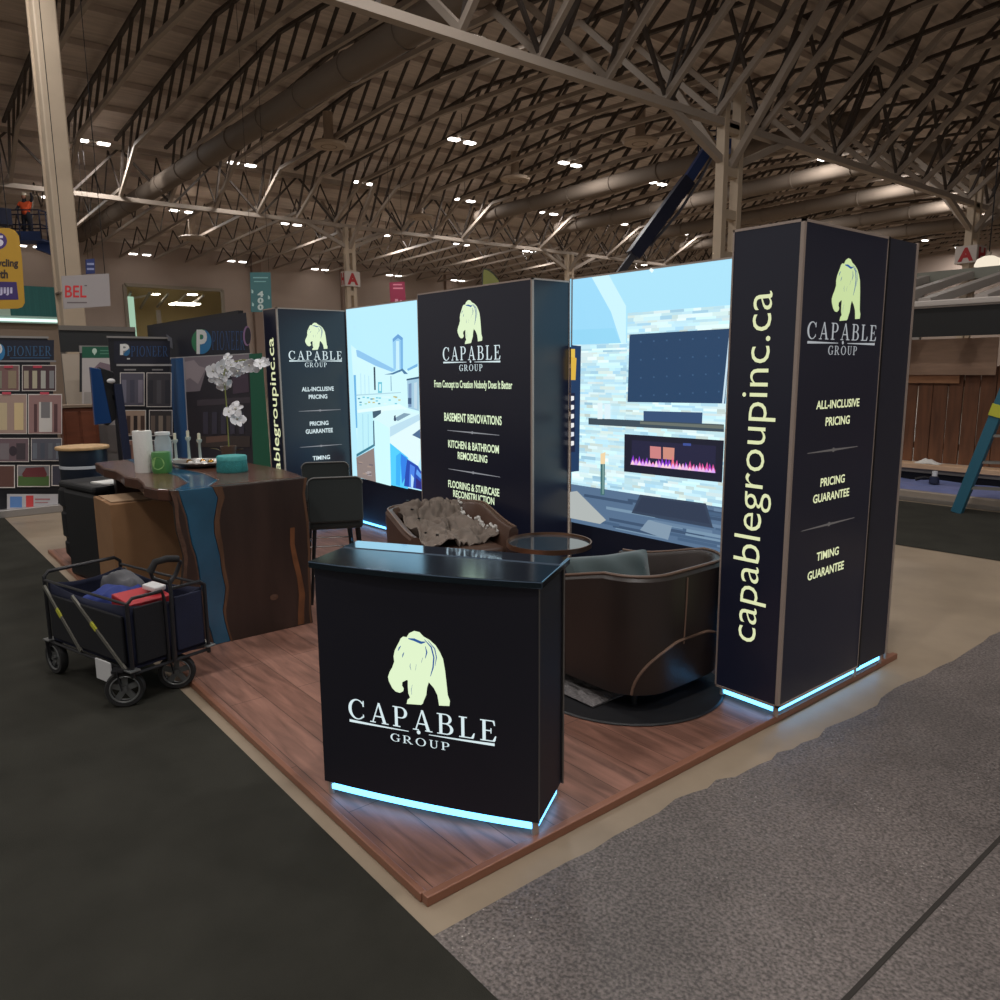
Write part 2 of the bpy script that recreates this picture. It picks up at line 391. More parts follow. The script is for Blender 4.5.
# ---- central tower
t = thing('display_tower', 'broad black tower in the middle, between the kitchen and fireplace pictures', 'display tower', (-5.16, 4.1, PZ))
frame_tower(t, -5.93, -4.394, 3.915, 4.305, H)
light_strip(t, [((-5.9, 3.94, .066), (-4.43, 3.94, .066)), ((-4.42, 3.95, .066), (-4.42, 4.27, .066))])
feet(t, [(-5.9, 3.94), (-4.43, 3.94), (-4.43, 4.28), (-5.9, 4.28)])
O = (0, 3.915, 0)
logo_block(t, O, X_, (-5.335, -5.0, 1.985, 2.335), (-5.553, -4.773, 1.853, 1.967), (-5.548, -4.774, 1.838, .014), (-5.318, -5.004, 1.765, 1.818))
rows = [('From Concept to Creation Nobody Does It Better', -5.692, -4.63, 1.605, 1.688), ('BASEMENT RENOVATIONS', -5.55, -4.763, 1.337, 1.41), (None, -5.508, -4.793, 1.257), ('KITCHEN & BATHROOM', -5.498, -4.801, 1.108, 1.175), ('REMODELING', -5.36, -4.952, 1.018, 1.082), (None, -5.504, -4.785, .92), ('FLOORING & STAIRCASE', -5.509, -4.799, .757, .822), ('RECONSTRUCTION', -5.437, -4.865, .68, .742)]
lines(t, O, X_, rows, GREEN_L, GREY_L, .02)

# ---- backlit pictures
def shade(c, k): return lin([min(255, q * k) for q in c])
class Print(MB):
    def __init__(s, y): super().__init__(); s.y = y; s.k = 0
    def p(s, pts, rgb):
        s.ink = lin(rgb); s.k += 1; yy = s.y - .0001 * s.k
        s.poly([at(u, v, y=yy) for u, v in pts]); return s
    def w(s, pts, rgb, k=None):
        s.ink = lin(rgb)
        if k is None: s.k += 1; k = s.k
        s.poly([(x, s.y - .0001 * k, z) for x, z in pts]); return s
def lightbox(name, label, x0, x1, z0, led_segs):
    t = thing(name, label, 'lightbox', ((x0 + x1) / 2, 4.36, PZ))
    MB().box(x0, x1, 4.325, 4.43, PZ, 2.455).build('cabinet', NAVY, t, world=True)
    f = MB(); e = .012
    f.box(x0, x1, 4.314, 4.33, 2.45, 2.462); f.box(x0, x0 + e, 4.314, 4.33, .09, 2.455); f.box(x1 - e, x1, 4.314, 4.33, .09, 2.455)
    f.build('frame', SILV, t, world=True)
    light_strip(t, led_segs)
    return t
def stones(P, x0, x1, z0, z1, cols, hole=None):
    z = z0; P.k += 1; kk = P.k
    while z < z1:
        h = random.uniform(.013, .026); x = x0
        while x < x1:
            w = random.uniform(.05, .16); xe = min(x + w, x1)
            c = random.choice(cols); q = random.uniform(.93, 1.06)
            P.w([(x, z), (xe, z), (xe, min(z + h, z1)), (x, min(z + h, z1))], [min(255, a * q) for a in c], kk)
            x += w
        z += h
FY = 4.318
t = lightbox('lightbox_picture', 'tall backlit picture of a stone fireplace wall with a television', -4.39, -2.32, .56, [((-4.35, 4.30, .066), (-2.4, 4.30, .066))])
P = Print(FY)
P.w([(-4.378, .56), (-2.32, .56), (-2.32, 2.45), (-4.378, 2.45)], (172, 228, 250))
a, b = at(571, 340, y=FY), at(624, 345, y=FY)
P.p([(570, 279), (591, 276), (612, 305), (622, 345), (570, 345)], (158, 220, 250))
P.p([(591, 276), (608, 273.5), (626, 306), (626, 348), (622, 346), (611, 312)], (205, 244, 252))
P.p([(570, 330), (614, 328), (622, 346), (570, 347)], (150, 216, 246))
ST = [(205, 240, 250), (196, 236, 250), (222, 246, 250), (188, 230, 248), (212, 238, 238), (170, 214, 236), (214, 243, 250), (200, 239, 252), (208, 226, 222), (228, 248, 250), (196, 236, 250), (206, 242, 250)]
zA, zB = at(571, 484, y=FY).z, at(571, 345, y=FY).z
stones(P, -4.37, at(626, 400, y=FY).x, zA, zB, ST)
stones(P, at(626, 400, y=FY).x, -2.32, zA, at(680, 309, y=FY).z, ST)
P.w([(-4.378, .56), (-2.32, .56), (-2.32, zA - .0), (-4.378, zA)], (86, 112, 142))
random.seed(3)
for i in range(34):     # floor planks of the picture
    x = random.uniform(-4.37, -2.8); z = random.uniform(.57, zA - .03); c = random.choice([(70, 96, 126), (104, 130, 158), (120, 148, 172), (60, 82, 110)])
    P.w([(x, z), (min(x + .5, -2.33), z - .0), (min(x + .5, -2.33), z + .022), (x, z + .022)], c)
P.p([(570, 492), (577, 491), (606, 520), (600, 524), (570, 518)], (176, 182, 180))
P.p([(640, 530), (648, 520), (672, 526), (668, 540)], (130, 152, 172))
P.p([(571, 345), (581, 346), (579, 471), (571, 472)], (34, 60, 96))
P.p([(571, 349), (575, 349), (575, 380), (571, 380)], (225, 190, 80)); P.p([(571, 357), (576.5, 358), (575.5, 380), (571, 380)], (220, 180, 70)); P.p([(571, 393), (575, 393), (575, 452), (571, 452)], (28, 36, 64))
for k in range(6): P.p([(571, 396 + k * 9), (574, 396 + k * 9), (574, 400 + k * 9), (571, 401 + k * 9)], random.choice([(220, 225, 235), (150, 165, 190), (235, 235, 235)]))
P.p([(629.5, 334.5), (731, 328.5), (725, 403.5), (627.5, 402)], (36, 66, 100))
for i in range(7):
    for j in range(4):
        u, v = 640 + i * 13, 341 - i * .7 + j * 18; P.p([(u, v), (u + 1.6, v), (u + 1.6, v + 1.6), (u, v + 1.6)], (60, 92, 128))
P.p([(729.5, 330), (731.5, 329), (724, 404), (722, 404)], (200, 225, 240))
P.p([(643.5, 411), (702.5, 412.5), (702, 424), (643.5, 421)], (52, 78, 116))
P.p([(588.5, 418), (724, 424.5), (724, 432), (588.5, 424.5)], (60, 76, 88)); P.p([(640, 421.5), (724, 425.5), (724, 429), (640, 424)], (104, 112, 106))
P.p([(597.5, 403), (602.5, 403), (602.5, 419), (597.5, 419)], (228, 244, 248)); P.p([(604.5, 404), (610.5, 404), (610.5, 419), (604.5, 419)], (222, 242, 250))
P.p([(624.5, 434), (724, 440.5), (722, 482.5), (624, 471.5)], (24, 26, 44)); P.p([(632, 440), (716, 446), (715, 474), (631, 465)], (34, 34, 62))
P.p([(650, 446), (661, 447), (661, 459), (650, 458)], (205, 130, 130)); P.p([(663, 447), (674.5, 448), (674, 460), (663, 459)], (205, 140, 125)); P.p([(683, 443), (691, 443.5), (691, 446), (683, 445.5)], (60, 80, 150))
base = [(631 + i * 3.36, 463 + i * .34) for i in range(26)]
for i in range(25):
    (u, v), (u2, v2) = base[i], base[i + 1]; h = random.uniform(3, 8) + (4 if 9 < i < 14 or i == 22 else 0)
    P.p([(u - .5, v), (u2 + .5, v2), ((u + u2) / 2 + random.uniform(-1, 1), v - h)], random.choice([(170, 60, 190), (220, 90, 160), (140, 60, 210), (235, 110, 130)]))
for i in range(25):
    (u, v), (u2, v2) = base[i], base[i + 1]; h = random.uniform(2, 5)
    P.p([(u - .5, v + 1.5), (u2 + .5, v2 + 1.5), ((u + u2) / 2, v - h)], random.choice([(240, 190, 235), (225, 170, 250), (250, 210, 225)]))
P.p([(600.5, 464), (605, 464), (604.5, 495), (600.5, 495)], (66, 110, 112)); P.p([(602.5, 464), (604, 464), (603.5, 494), (602.5, 494)], (130, 165, 160)); P.p([(600.5, 454), (605.5, 452), (605, 464), (600.5, 464)], (240, 214, 170))
P.p([(631.5, 513), (640, 494.5), (706, 503.5), (713, 528)], (52, 66, 88)); P.p([(634, 511), (642, 497), (704, 505), (710, 524)], (46, 58, 80))
P.p([(649, 270), (651, 268), (654, 270), (652, 273)], (240, 255, 255))
P.build('backlit_print', print_mat('lit_print_fireplace', True, 1.02), t, world=True)

t = lightbox('lightbox_picture', 'tall backlit picture of a white kitchen with a blue island', -7.99, -5.93, .56, [((-7.95, 4.30, .066), (-5.95, 4.30, .066))])
P = Print(FY)
P.w([(-7.98, .56), (-5.925, .56), (-5.925, 2.45), (-7.98, 2.45)], (186, 236, 253))
P.p([(351, 345), (356, 349), (395, 373), (418, 366), (420, 420), (357, 440)], (208, 246, 252))
P.p([(356, 350), (358, 350), (396, 370), (392, 372), (376, 366), (357, 356.5)], (142, 196, 236))
P.p([(407, 369), (417.5, 363.5), (417.5, 366.5), (408, 371)], (120, 180, 226))
P.p([(392.5, 339), (398, 334), (403, 338), (403, 369), (393.5, 369)], (150, 204, 240)); P.p([(396, 341), (399, 341), (399.5, 369), (396, 369)], (200, 238, 252)); P.p([(392.5, 339), (398, 334), (403, 338), (402, 341), (398, 338), (393, 342)], (104, 160, 214)); P.p([(400.5, 341), (402.8, 339), (403, 369), (401, 369)], (118, 178, 226))
P.p([(384, 374.5), (392, 373), (402.5, 368.5), (408, 374), (404, 374), (402, 371), (393, 374.5)], (74, 120, 160))
P.p([(353.5, 375), (355.8, 375), (357.5, 428), (356, 428)], (110, 180, 226))
P.p([(373.5, 367), (375.2, 367), (375.8, 390), (374.2, 390)], (56, 74, 90)); P.p([(378, 382), (382, 382), (382, 393), (378, 393)], (116, 196, 216)); P.p([(379.2, 384), (381, 384), (381, 391), (379.2, 391)], (210, 246, 250)); P.p([(390.5, 376), (391.3, 376), (391.8, 391), (390.8, 391)], (140, 180, 200))
P.p([(407, 380), (419, 377.5), (419, 411), (408, 408)], (162, 200, 222)); P.p([(406.5, 379), (419, 376.5), (419, 378.5), (406.5, 380.5)], (46, 80, 110)); P.p([(408.5, 384), (411.5, 383), (411.5, 407), (408.5, 407)], (120, 150, 186)); P.p([(414, 383), (417, 382), (417, 409), (414, 408)], (190, 216, 230)); P.p([(408, 398), (411.5, 398), (411.5, 404), (408, 404)], (62, 90, 124))
for i in range(26):    # patterned splashback
    u = 357 + random.random() * 44; v = 396 + random.random() * 9; P.p([(u, v), (u + 2.4, v), (u + 2.4, v + 1.3), (u, v + 1.3)], random.choice([(120, 200, 220), (160, 214, 190), (86, 150, 176), (220, 246, 246), (200, 190, 130)]))
P.p([(357, 410), (399, 404), (408, 409), (378, 416), (358, 413)], (226, 250, 252))
for u in (360.5, 364.5, 368.5): P.p([(u, 372 + (u - 356) * .3), (u + .5, 372 + (u - 356) * .3), (u + .9, 395), (u + .4, 395)], (168, 214, 232))
P.p([(356.5, 394.5), (401, 392), (401, 393), (356.5, 395.8)], (176, 214, 226))
P.p([(357.5, 413), (373, 411), (374, 444), (357, 455)], (190, 238, 248)); P.p([(372.5, 411.5), (381, 410), (381, 414), (376, 418), (373, 418)], (66, 92, 112)); P.p([(373, 421), (374.5, 420), (375, 446), (373.5, 446)], (40, 80, 112))
for u in (362.5, 367.8): P.p([(u, 414), (u + .5, 414), (u + .9, 451), (u + .4, 451)], (150, 206, 226))
P.p([(356.5, 454), (374, 444), (374, 446.5), (356.5, 457)], (60, 124, 146))
P.p([(356.3, 457.5), (374, 448), (376, 482), (357.4, 477)], (140, 126, 122))
for i in range(9): u = 358 + random.random() * 14; v = 460 + random.random() * 15; P.p([(u, v), (u + 4, v + .6), (u + 4, v + 2), (u, v + 1.4)], random.choice([(160, 140, 130), (112, 104, 110), (170, 160, 160)]))
P.p([(374, 419), (390, 426), (391, 486), (376, 482)], (206, 248, 252))
P.p([(374, 418.5), (384, 411), (403, 409), (420, 414), (420, 425), (390, 441), (389, 428)], (214, 246, 250)); P.p([(390, 427), (419, 414), (420, 420), (390, 437)], (188, 222, 238)); P.p([(390, 437), (420, 420), (421, 457), (418, 466), (390, 443)], (224, 248, 250))
P.p([(412, 435), (420, 429), (420.5, 439)], (78, 108, 144)); P.p([(393, 419), (404, 413), (411, 414), (398, 421)], (130, 160, 180)); P.p([(394, 416), (395.5, 415), (396, 421), (394, 421)], (40, 60, 90))
P.p([(390, 443), (408, 457.5), (408, 489), (391, 485)], (84, 206, 252)); P.p([(400, 453), (407, 458), (405, 478), (402, 484)], (50, 130, 232)); P.p([(396, 456), (401, 452), (400, 486), (396, 485)], (60, 176, 246))
P.p([(407, 459), (418, 466), (422.5, 474), (422.5, 490), (404, 486)], (36, 74, 176)); P.p([(410, 464), (415, 467), (413, 488), (409, 487)], (74, 130, 230)); P.p([(411, 474), (414, 478), (413, 488), (411, 487)], (180, 220, 250)); P.p([(417, 469), (422.5, 476), (422, 480), (416, 474)], (96, 160, 240)); P.p([(416, 478), (421, 482), (421, 489), (416, 488)], (44, 40, 120))
P.build('backlit_print', print_mat('lit_print_kitchen', True, 1.04), t, world=True)

# ---- reception counter
CA = .5348
cx_, cy_ = Vector((math.cos(CA), math.sin(CA), 0)), Vector((-math.sin(CA), math.cos(CA), 0))
CB = Vector((-1.983, 1.798, 0)); CWd, CDp = .934, .31
ct = thing('reception_counter', 'black reception counter in front, bear logo on its curved face', 'counter', CB - cx_ * CWd / 2 + cy_ * CDp / 2 + Vector((0, 0, PZ)), CA)
def bowf(a, d=.018): u = (a + CWd / 2) / (CWd / 2); return d * (1 - u * u)
def curved_slab(z0, z1, over, d, back):
    mb = MB(); N = 24; pts = []
    for i in range(N + 1):
        a = -CWd - over + (CWd + 2 * over) * i / N; u = (a + CWd / 2) / (CWd / 2 + over)
        pts.append(CB + cx_ * a - cy_ * (over + d * (1 - u * u)))
    pts += [CB + cx_ * over + cy_ * back, CB - cx_ * (CWd + over) + cy_ * back]
    mb.prism([p + Z_ * z0 for p in pts], (0, 0, z1 - z0)); return mb
curved_slab(.09, 1.008, 0, .018, CDp).build('body', mat('counter_fabric', (33, 33, 44), .55, spec=.35), ct, world=True)
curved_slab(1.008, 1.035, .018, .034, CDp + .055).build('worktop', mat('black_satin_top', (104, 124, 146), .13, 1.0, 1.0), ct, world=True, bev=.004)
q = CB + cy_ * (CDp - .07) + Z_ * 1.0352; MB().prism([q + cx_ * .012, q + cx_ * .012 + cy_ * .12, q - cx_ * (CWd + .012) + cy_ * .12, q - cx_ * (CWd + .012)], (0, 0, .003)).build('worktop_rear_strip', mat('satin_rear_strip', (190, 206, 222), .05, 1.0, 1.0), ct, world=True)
m = MB(); a = CB + cy_ * CDp + cx_ * .004; m.bar(a + Z_ * .09, a + Z_ * 1.01, .008, .016)
a2 = CB + cx_ * .002; m.bar(a2 + Z_ * .09, a2 + Z_ * 1.005, .004)
m.build('edge_profile', mat('grey_profile', (120, 118, 116), .4, .7), ct, world=True)
mb = MB()
pts = [CB + cx_ * (-CWd + .03 + (CWd - .06) * i / 10) - cy_ * (bowf(-CWd + .03 + (CWd - .06) * i / 10) - .015) + Z_ * .066 for i in range(11)]
for p, q in zip(pts, pts[1:]): mb.bar(p, q, .012, .02)
q0 = CB - cx_ * .015; mb.bar(q0 + cy_ * .03 + Z_ * .066, q0 + cy_ * (CDp - .03) + Z_ * .066, .012, .018)
mb.build('light_strip', LED, ct, world=True)
for a, b in ((-.02, .02), (-.02, CDp - .02), (-CWd + .02, .02), (-CWd + .02, CDp - .02)):
    p = CB + cx_ * a + cy_ * b; MB().cyl((p.x, p.y, PZ), (p.x, p.y, .092), .014, n=10).build('foot', SILV, ct, world=True)
LIFT = .001
logo_block(ct, CB, cx_, (-.6104, -.3477, .4974, .7987), (-.799, -.163, .395, .481), (-.796, -.17, .384, .011), (-.608, -.354, .331, .364), None, None, bowf)

# ================================================================== THE HALL
SC.view_settings.view_transform = 'Standard'; SC.view_settings.look = 'None'
SC.view_settings.exposure = 0; SC.view_settings.gamma = 1; SC.view_settings.use_curve_mapping = False
w = bpy.data.worlds.new('world'); SC.world = w; w.use_nodes = True
bg = w.node_tree.nodes['Background']; bg.inputs[0].default_value = (1, .95, .9, 1); bg.inputs[1].default_value = .32

def concrete(name, rgb, sheen=.5, speck=0.0):
    m = bpy.data.materials.new(name); m.use_nodes = True; nt = m.node_tree; b = nt.nodes['Principled BSDF']; N = nt.nodes.new; L = nt.links.new
    tc = N('ShaderNodeTexCoord'); c = lin(rgb)
    n = N('ShaderNodeTexNoise'); n.inputs['Scale'].default_value = 1.3; n.inputs['Detail'].default_value = 9; n.inputs['Roughness'].default_value = .6; L(tc.outputs['Object'], n.inputs['Vector'])
    r = N('ShaderNodeMapRange'); r.inputs['From Min'].default_value = .3; r.inputs['From Max'].default_value = .7; r.inputs['To Min'].default_value = .68 if speck else .82; r.inputs['To Max'].default_value = 1.24 if speck else 1.18; L(n.outputs['Fac'], r.inputs['Value'])
    x = N('ShaderNodeMix'); x.data_type = 'RGBA'; x.blend_type = 'MULTIPLY'; x.inputs['Factor'].default_value = 1; x.inputs['A'].default_value = c; L(r.outputs[0], x.inputs['B'])
    out = x.outputs['Result']
    if speck:
        n3 = N('ShaderNodeTexNoise'); n3.inputs['Scale'].default_value = 85; n3.inputs['Detail'].default_value = 3; L(tc.outputs['Object'], n3.inputs['Vector'])
        r4 = N('ShaderNodeMapRange'); r4.inputs['From Min'].default_value = .35; r4.inputs['From Max'].default_value = .68; r4.inputs['To Min'].default_value = .5; r4.inputs['To Max'].default_value = 1.55; L(n3.outputs['Fac'], r4.inputs['Value'])
        x2 = N('ShaderNodeMix'); x2.data_type = 'RGBA'; x2.blend_type = 'MULTIPLY'; x2.inputs['Factor'].default_value = 1; L(out, x2.inputs['A']); L(r4.outputs[0], x2.inputs['B'])
        v = N('ShaderNodeTexVoronoi'); v.inputs['Scale'].default_value = 42; L(tc.outputs['Object'], v.inputs['Vector'])
        r2 = N('ShaderNodeMapRange'); r2.inputs['From Min'].default_value = .02; r2.inputs['From Max'].default_value = .17; r2.inputs['To Min'].default_value = 1; r2.inputs['To Max'].default_value = 0; L(v.outputs['Distance'], r2.inputs['Value'])
        n2 = N('ShaderNodeTexNoise'); n2.inputs['Scale'].default_value = 2.4; n2.inputs['Detail'].default_value = 4; L(tc.outputs['Object'], n2.inputs['Vector'])
        r3 = N('ShaderNodeMapRange'); r3.inputs['From Min'].default_value = .5; r3.inputs['From Max'].default_value = .64; L(n2.outputs['Fac'], r3.inputs['Value'])
        mu = N('ShaderNodeMath'); mu.operation = 'MULTIPLY'; L(r2.outputs[0], mu.inputs[0]); L(r3.outputs[0], mu.inputs[1])
        mu2 = N('ShaderNodeMath'); mu2.operation = 'MULTIPLY'; mu2.inputs[1].default_value = speck; L(mu.outputs[0], mu2.inputs[0])
        y = N('ShaderNodeMix'); y.data_type = 'RGBA'; L(mu2.outputs[0], y.inputs['Factor']); L(x2.outputs['Result'], y.inputs['A']); y.inputs['B'].default_value = (.85, .8, .74, 1)  # pale specks: light grains, and glints put into the colour
        out = y.outputs['Result']
        bp = N('ShaderNodeBump'); bp.inputs['Strength'].default_value = .8; bp.inputs['Distance'].default_value = .004; L(n3.outputs['Fac'], bp.inputs['Height']); L(bp.outputs[0], b.inputs['Normal'])
    L(out, b.inputs['Base Color']); b.inputs['Roughness'].default_value = sheen
    return m
def struct(o, label, cat): return tag(o, label, cat, None, 'structure')
struct(MB().box(-75, 40, -45, 95, -.05, 0).build('floor', concrete('hall_concrete', (150, 134, 115), .45)), 'smooth beige concrete hall floor beside the booth', 'floor')
rc = MB(); pts = [(-1.86, -2), (-1.84, 1.8), (-1.85, 2.45), (-1.79, 2.88), (-1.77, 3.3), (-1.74, 3.9), (-1.77, 4.4), (-1.73, 4.99), (-1.74, 5.8), (-1.5, 6.4), (-.9, 6.9), (4, 7.2), (4, -2)]
pp = []
for i, p in enumerate(pts):
    pp.append(p)
    if i < 9 and i > 0:
        q = pts[i + 1]
        for k in range(1, 5): pp.append((p[0] + (q[0] - p[0]) * k / 5 + random.uniform(-.02, .02), p[1] + (q[1] - p[1]) * k / 5))
rc.prism([(x, y, .0005) for x, y in pp], (0, 0, .0015))
struct(rc.build('floor_aisle', concrete('rough_concrete', (108, 100, 97), .42, .8)), 'rough speckled grey aisle floor at the right', 'floor')
struct(MB().bar((-.88, -1.5, .001), (-.882, 7, .001), .016, .006).build('trim_1', mat('tar_joint', (45, 40, 36), .8)), 'dark joint crossing the rough aisle floor', 'floor joint')
CARP = mat('charcoal_carpet', (52, 51, 46), .95, spec=.1, noise=.16, nscale=3, bump=.3, bscale=300)
struct(MB().box(-24, 1.5, -9, 1.215, 0, .006).build('floor_carpet', CARP), 'charcoal carpet on the left, running under the folding wagon', 'carpet')
struct(MB().add([(-3.9, 7.9, 0.005), (3, 8.1, 0.005), (3, 10.6, 0.005), (-5.2, 10.6, .005)], [(0, 1, 2, 3)]).build('floor_mat', CARP), 'charcoal carpet on the right, in front of the wooden fence', 'carpet')

CREAM = mat('cream_paint', (196, 178, 156), .6, noise=.05, nscale=2)
STEEL = mat('beige_painted_steel', (166, 153, 141), .6)
WEB = mat('dark_brown_steel', (74, 65, 59), .7)
DECK = mat('roof_deck', (206, 193, 183), .85, noise=.15, nscale=1.2, stretch=(6, .6, 1))
# ---- roof deck
prof = [(36, 11.9), (11, 11.1), (-.5, 12.0), (-12, 11.1), (-23.5, 12.0), (-35, 11.1), (-52, 9.3)]
rf = MB()
for (x0, z0), (x1, z1) in zip(prof, prof[1:]): rf.add([(x0, -12, z0), (x0, 95, z0), (x1, 95, z1), (x1, -12, z1)], [(0, 1, 2, 3)])
def dz(x):
    for (x0, z0), (x1, z1) in zip(prof, prof[1:]):
        if x1 <= x <= x0: return z0 + (z1 - z0) * (x - x0) / (x1 - x0)
    return 11
x = 34.5
while x > -51:
    rf.box(x - .05, x + .05, -12, 95, dz(x) - .2, dz(x) - .01); x -= 2.3
struct(rf.build('ceiling', DECK), 'brown corrugated roof deck with purlins over the hall', 'ceiling')
# ---- roof trusses
def truss(x0, x1, zv, zk, zm, kn, zw):
    mb = MB(); ch = [(x0, zv), (x0 + kn, zk), ((x0 + x1) / 2, zm), (x1 - kn, zk), (x1, zw)]
    for a, b in zip(ch, ch[1:]): mb.bar((a[0], 0, a[1]), (b[0], 0, b[1]), .12, .14)
    n = int((x1 - x0) / 1.25); up = []; lo = []
    def low(x):
        for a, b in zip(ch, ch[1:]):
            if a[0] <= x <= b[0]: return a[1] + (b[1] - a[1]) * (x - a[0]) / (b[0] - a[0])
    for i in range(n + 1):
        x = x0 + (x1 - x0) * i / n; up.append((x, dz(x) - .22)); lo.append((x, low(x)))
    mb.bar((x0, 0, up[0][1]), ((x0 + x1) / 2, 0, dz((x0 + x1) / 2) - .25), .12, .1, 1); mb.bar(((x0 + x1) / 2, 0, dz((x0 + x1) / 2) - .25), (x1, 0, up[-1][1]), .12, .1, 1)
    for i in range(n):
        mb.bar((lo[i][0], 0, lo[i][1]), (up[min(i + 1, n)][0], 0, up[min(i + 1, n)][1]), .08, .08, 1)
    return mb
def row(mb, ys, label):
    o = mb.build('roof_truss', [STEEL, WEB]); struct(o, label, 'roof truss'); o['group'] = label; o.location.y = ys[0]
    for y in ys[1:]:
        c = o.copy(); COL.objects.link(c); c.location.y = y
Y0 = [-.5 + 1.9 * k for k in range(48)]
row(truss(-35, -12, 8.75, 10.15, 10.5, 2.7, 7.75), Y0, 'beige kneed roof trusses between the two column rows')
row(truss(-12, 11, 7.75, 10.15, 10.5, 2.7, 8.75), Y0[:34], 'beige kneed roof trusses nearest, over the right side of the hall')
mb = MB(); mb.bar((-35, 0, 9.0), (-51, 0, 8.5), .1, .12)
for i in range(12):
    xa, xb = -35 - 16 * i / 12, -35 - 16 * (i + 1) / 12
    za, zb = (9.0 - .5 * i / 12, dz(xb) - .2) if i % 2 == 0 else (dz(xa) - .2, 9.0 - .5 * (i + 1) / 12)
    mb.bar((xa, 0, za), (xb, 0, zb), .05, .05, 1)
row(mb, Y0, 'beige roof trusses sloping down to the far wall')
# ---- valley girders and columns
def girder(x, ya, yb, label, zb=8.65):
    mb = MB(); mb.bar((x, ya, zb), (x, yb, zb), .2, .17); mb.bar((x, ya, 10.6), (x, yb, 10.6), .24, .18)
    y = ya; k = 0
    while y < yb:
        a, b = (zb, 10.6) if k % 2 == 0 else (10.6, zb); mb.bar((x, y, a), (x, min(y + 1.9, yb), b), .08, .08, 1); y += 1.9; k += 1
    struct(mb.build('valley_girder', [STEEL, WEB]), label, 'girder')
girder(-12, -8, 70, 'long beige lattice girder over the near column row', 7.6); girder(-35, -8, 80, 'long beige lattice girder over the far column row')
def column(x, y, label, solid=False, w=.46):
    t = thing('column', label, 'column', (x, y, 0), 0, None, 'structure')
    if solid:
        MB().box(-w / 2, w / 2, -w / 2, w / 2, 0, 10.6).build('shaft', CREAM, t, bev=.03)
        MB().box(-w / 2 - .02, -w / 2 + .05, -w / 2 - .04, -w / 2, 0, 10.6).build('cable_duct', CREAM, t)
        MB().box(-.16, .22, -w / 2 - .04, -w / 2 + .01, 3.42, 3.46).build('bracket', mat('grey_bracket', (120, 104, 90), .6), t)
    else:
        for s in (-1, 1): MB().box(-.12, .12, s * w / 2 - .09, s * w / 2 + .09, 0, 8.6).build('flange', CREAM, t)
        mb = MB(); z = .4
        while z < 8.4: mb.box(-.1, .1, -w / 2, w / 2, z, z + .22); z += 1.0
        mb.build('batten_plates', CREAM, t)
    for sx, sy in ((0, 1), (0, -1), (1, 0), (-1, 0)) if not solid else ():
        MB().bar((0, 0, 6.6 if x > -20 else 7.6), (sx * 2.7, sy * 2.4, 10.2 if sx else (7.6 if x > -20 else 8.7)), .16, .16).build('branch_strut', STEEL, t)
_c = at(66, 250, d=16.5)
column(_c.x, _c.y, 'thick cream column on the left, behind the white hanging sign', True, .43)
column(-12, 17.2, 'cream lattice column rising behind the top right of the fireplace picture', False, .62)
column(-12, 32.5, 'cream lattice column far right, carrying a red and white letter sign', False, .56)
column(-35, 19.25, 'slim cream column behind the left tower, carrying a red and white letter sign', False, .36)
column(-35, 34.2, 'distant column whose forked head shows over the fireplace picture', False, .4)

# ---- far wall with the opening into the next hall
WALL = mat('taupe_wall', (178, 160, 148), .8, noise=.04, nscale=.5)
xw = -51
wl = MB(); y0, y1, z0, z1 = 12.9, 18.75, 3.6, 6.9
wl.box(xw - .3, xw, -12, y0, 0, 9.3); wl.box(xw - .3, xw, y1, 95, 0, 9.3); wl.box(xw - .3, xw, y0, y1, z1, 9.3); wl.box(xw - .3, xw, y0, y1, 0, z0)
struct(MB().box(-52, 40, 66, 66.3, 0, 12).build('wall_back', WALL), 'taupe wall closing the hall beyond the wooden fence', 'wall')
struct(wl.build('wall_far', WALL), 'tall taupe wall at the far end of the hall', 'wall')
for i, yp in enumerate((21.0, 27.5, 36.5)):
    struct(MB().box(xw, xw + .35, yp - .3, yp + .3, 0, 9.2).build('trim_%d' % (i + 2), mat('pilaster_brown', (150, 130, 118), .8)), ['flat pilaster on the far wall beside the teal banner', 'flat pilaster on the far wall behind the left tower', 'flat pilaster on the far wall above the kitchen picture'][i], 'pilaster')
nh = thing('window_1', 'opening in the far wall looking into the bright next hall', 'opening', (xw, 15.8, z0), 0, None, 'structure')
MB().box(xw - 10.3, xw - 10, 8, 24, 0, 8.4).build('back_wall', mat('olive_wall', (150, 136, 98), .8), nh, world=True)
MB().box(xw - 10, xw - .3, 8, 24, 8.3, 8.4).build('ceiling_panel', mat('next_hall_ceiling', (150, 134, 112), .8), nh, world=True)
fm = MB()
for yy in (y0, y1): fm.box(xw - .05, xw + .1, yy - .1, yy + .1, z0, z1)
fm.box(xw - .05, xw + .1, y0, y1, z1 - .1, z1 + .1); fm.box(xw - .02, xw + .06, y0 + 1.7, y0 + 1.95, z0, z0 + 1.9)
fm.build('frame', mat('pale_frame', (150, 140, 126), .6), nh, world=True)
fm = MB()
for k in range(5): fm.bar((xw - 1, 13.5 + k * 1.1, 6.6), (xw - 7, 14.5 + k * 1.1, 6.0 + .1 * k), .12, .12)
for k in range(4): fm.bar((xw - 3 - k, 13, 6.2), (xw - 3 - k, 15.5, 6.75), .14, .05)
fm.build('trusses', mat('pale_steel', (165, 160, 150), .6), nh, world=True)
fm = MB(); fm.box(xw - 6, xw - 4.6, 17.2, 18.9, 6.32, 6.4); fm.box(xw - 3, xw - 2.4, 17.4, 18.0, 6.75, 6.8); fm.box(xw - 4, xw - 3.4, 15.5, 15.9, 6.75, 6.8)
fm.build('lamp_panels', emit('warm_lamp', (255, 246, 226), 14), nh, world=True)
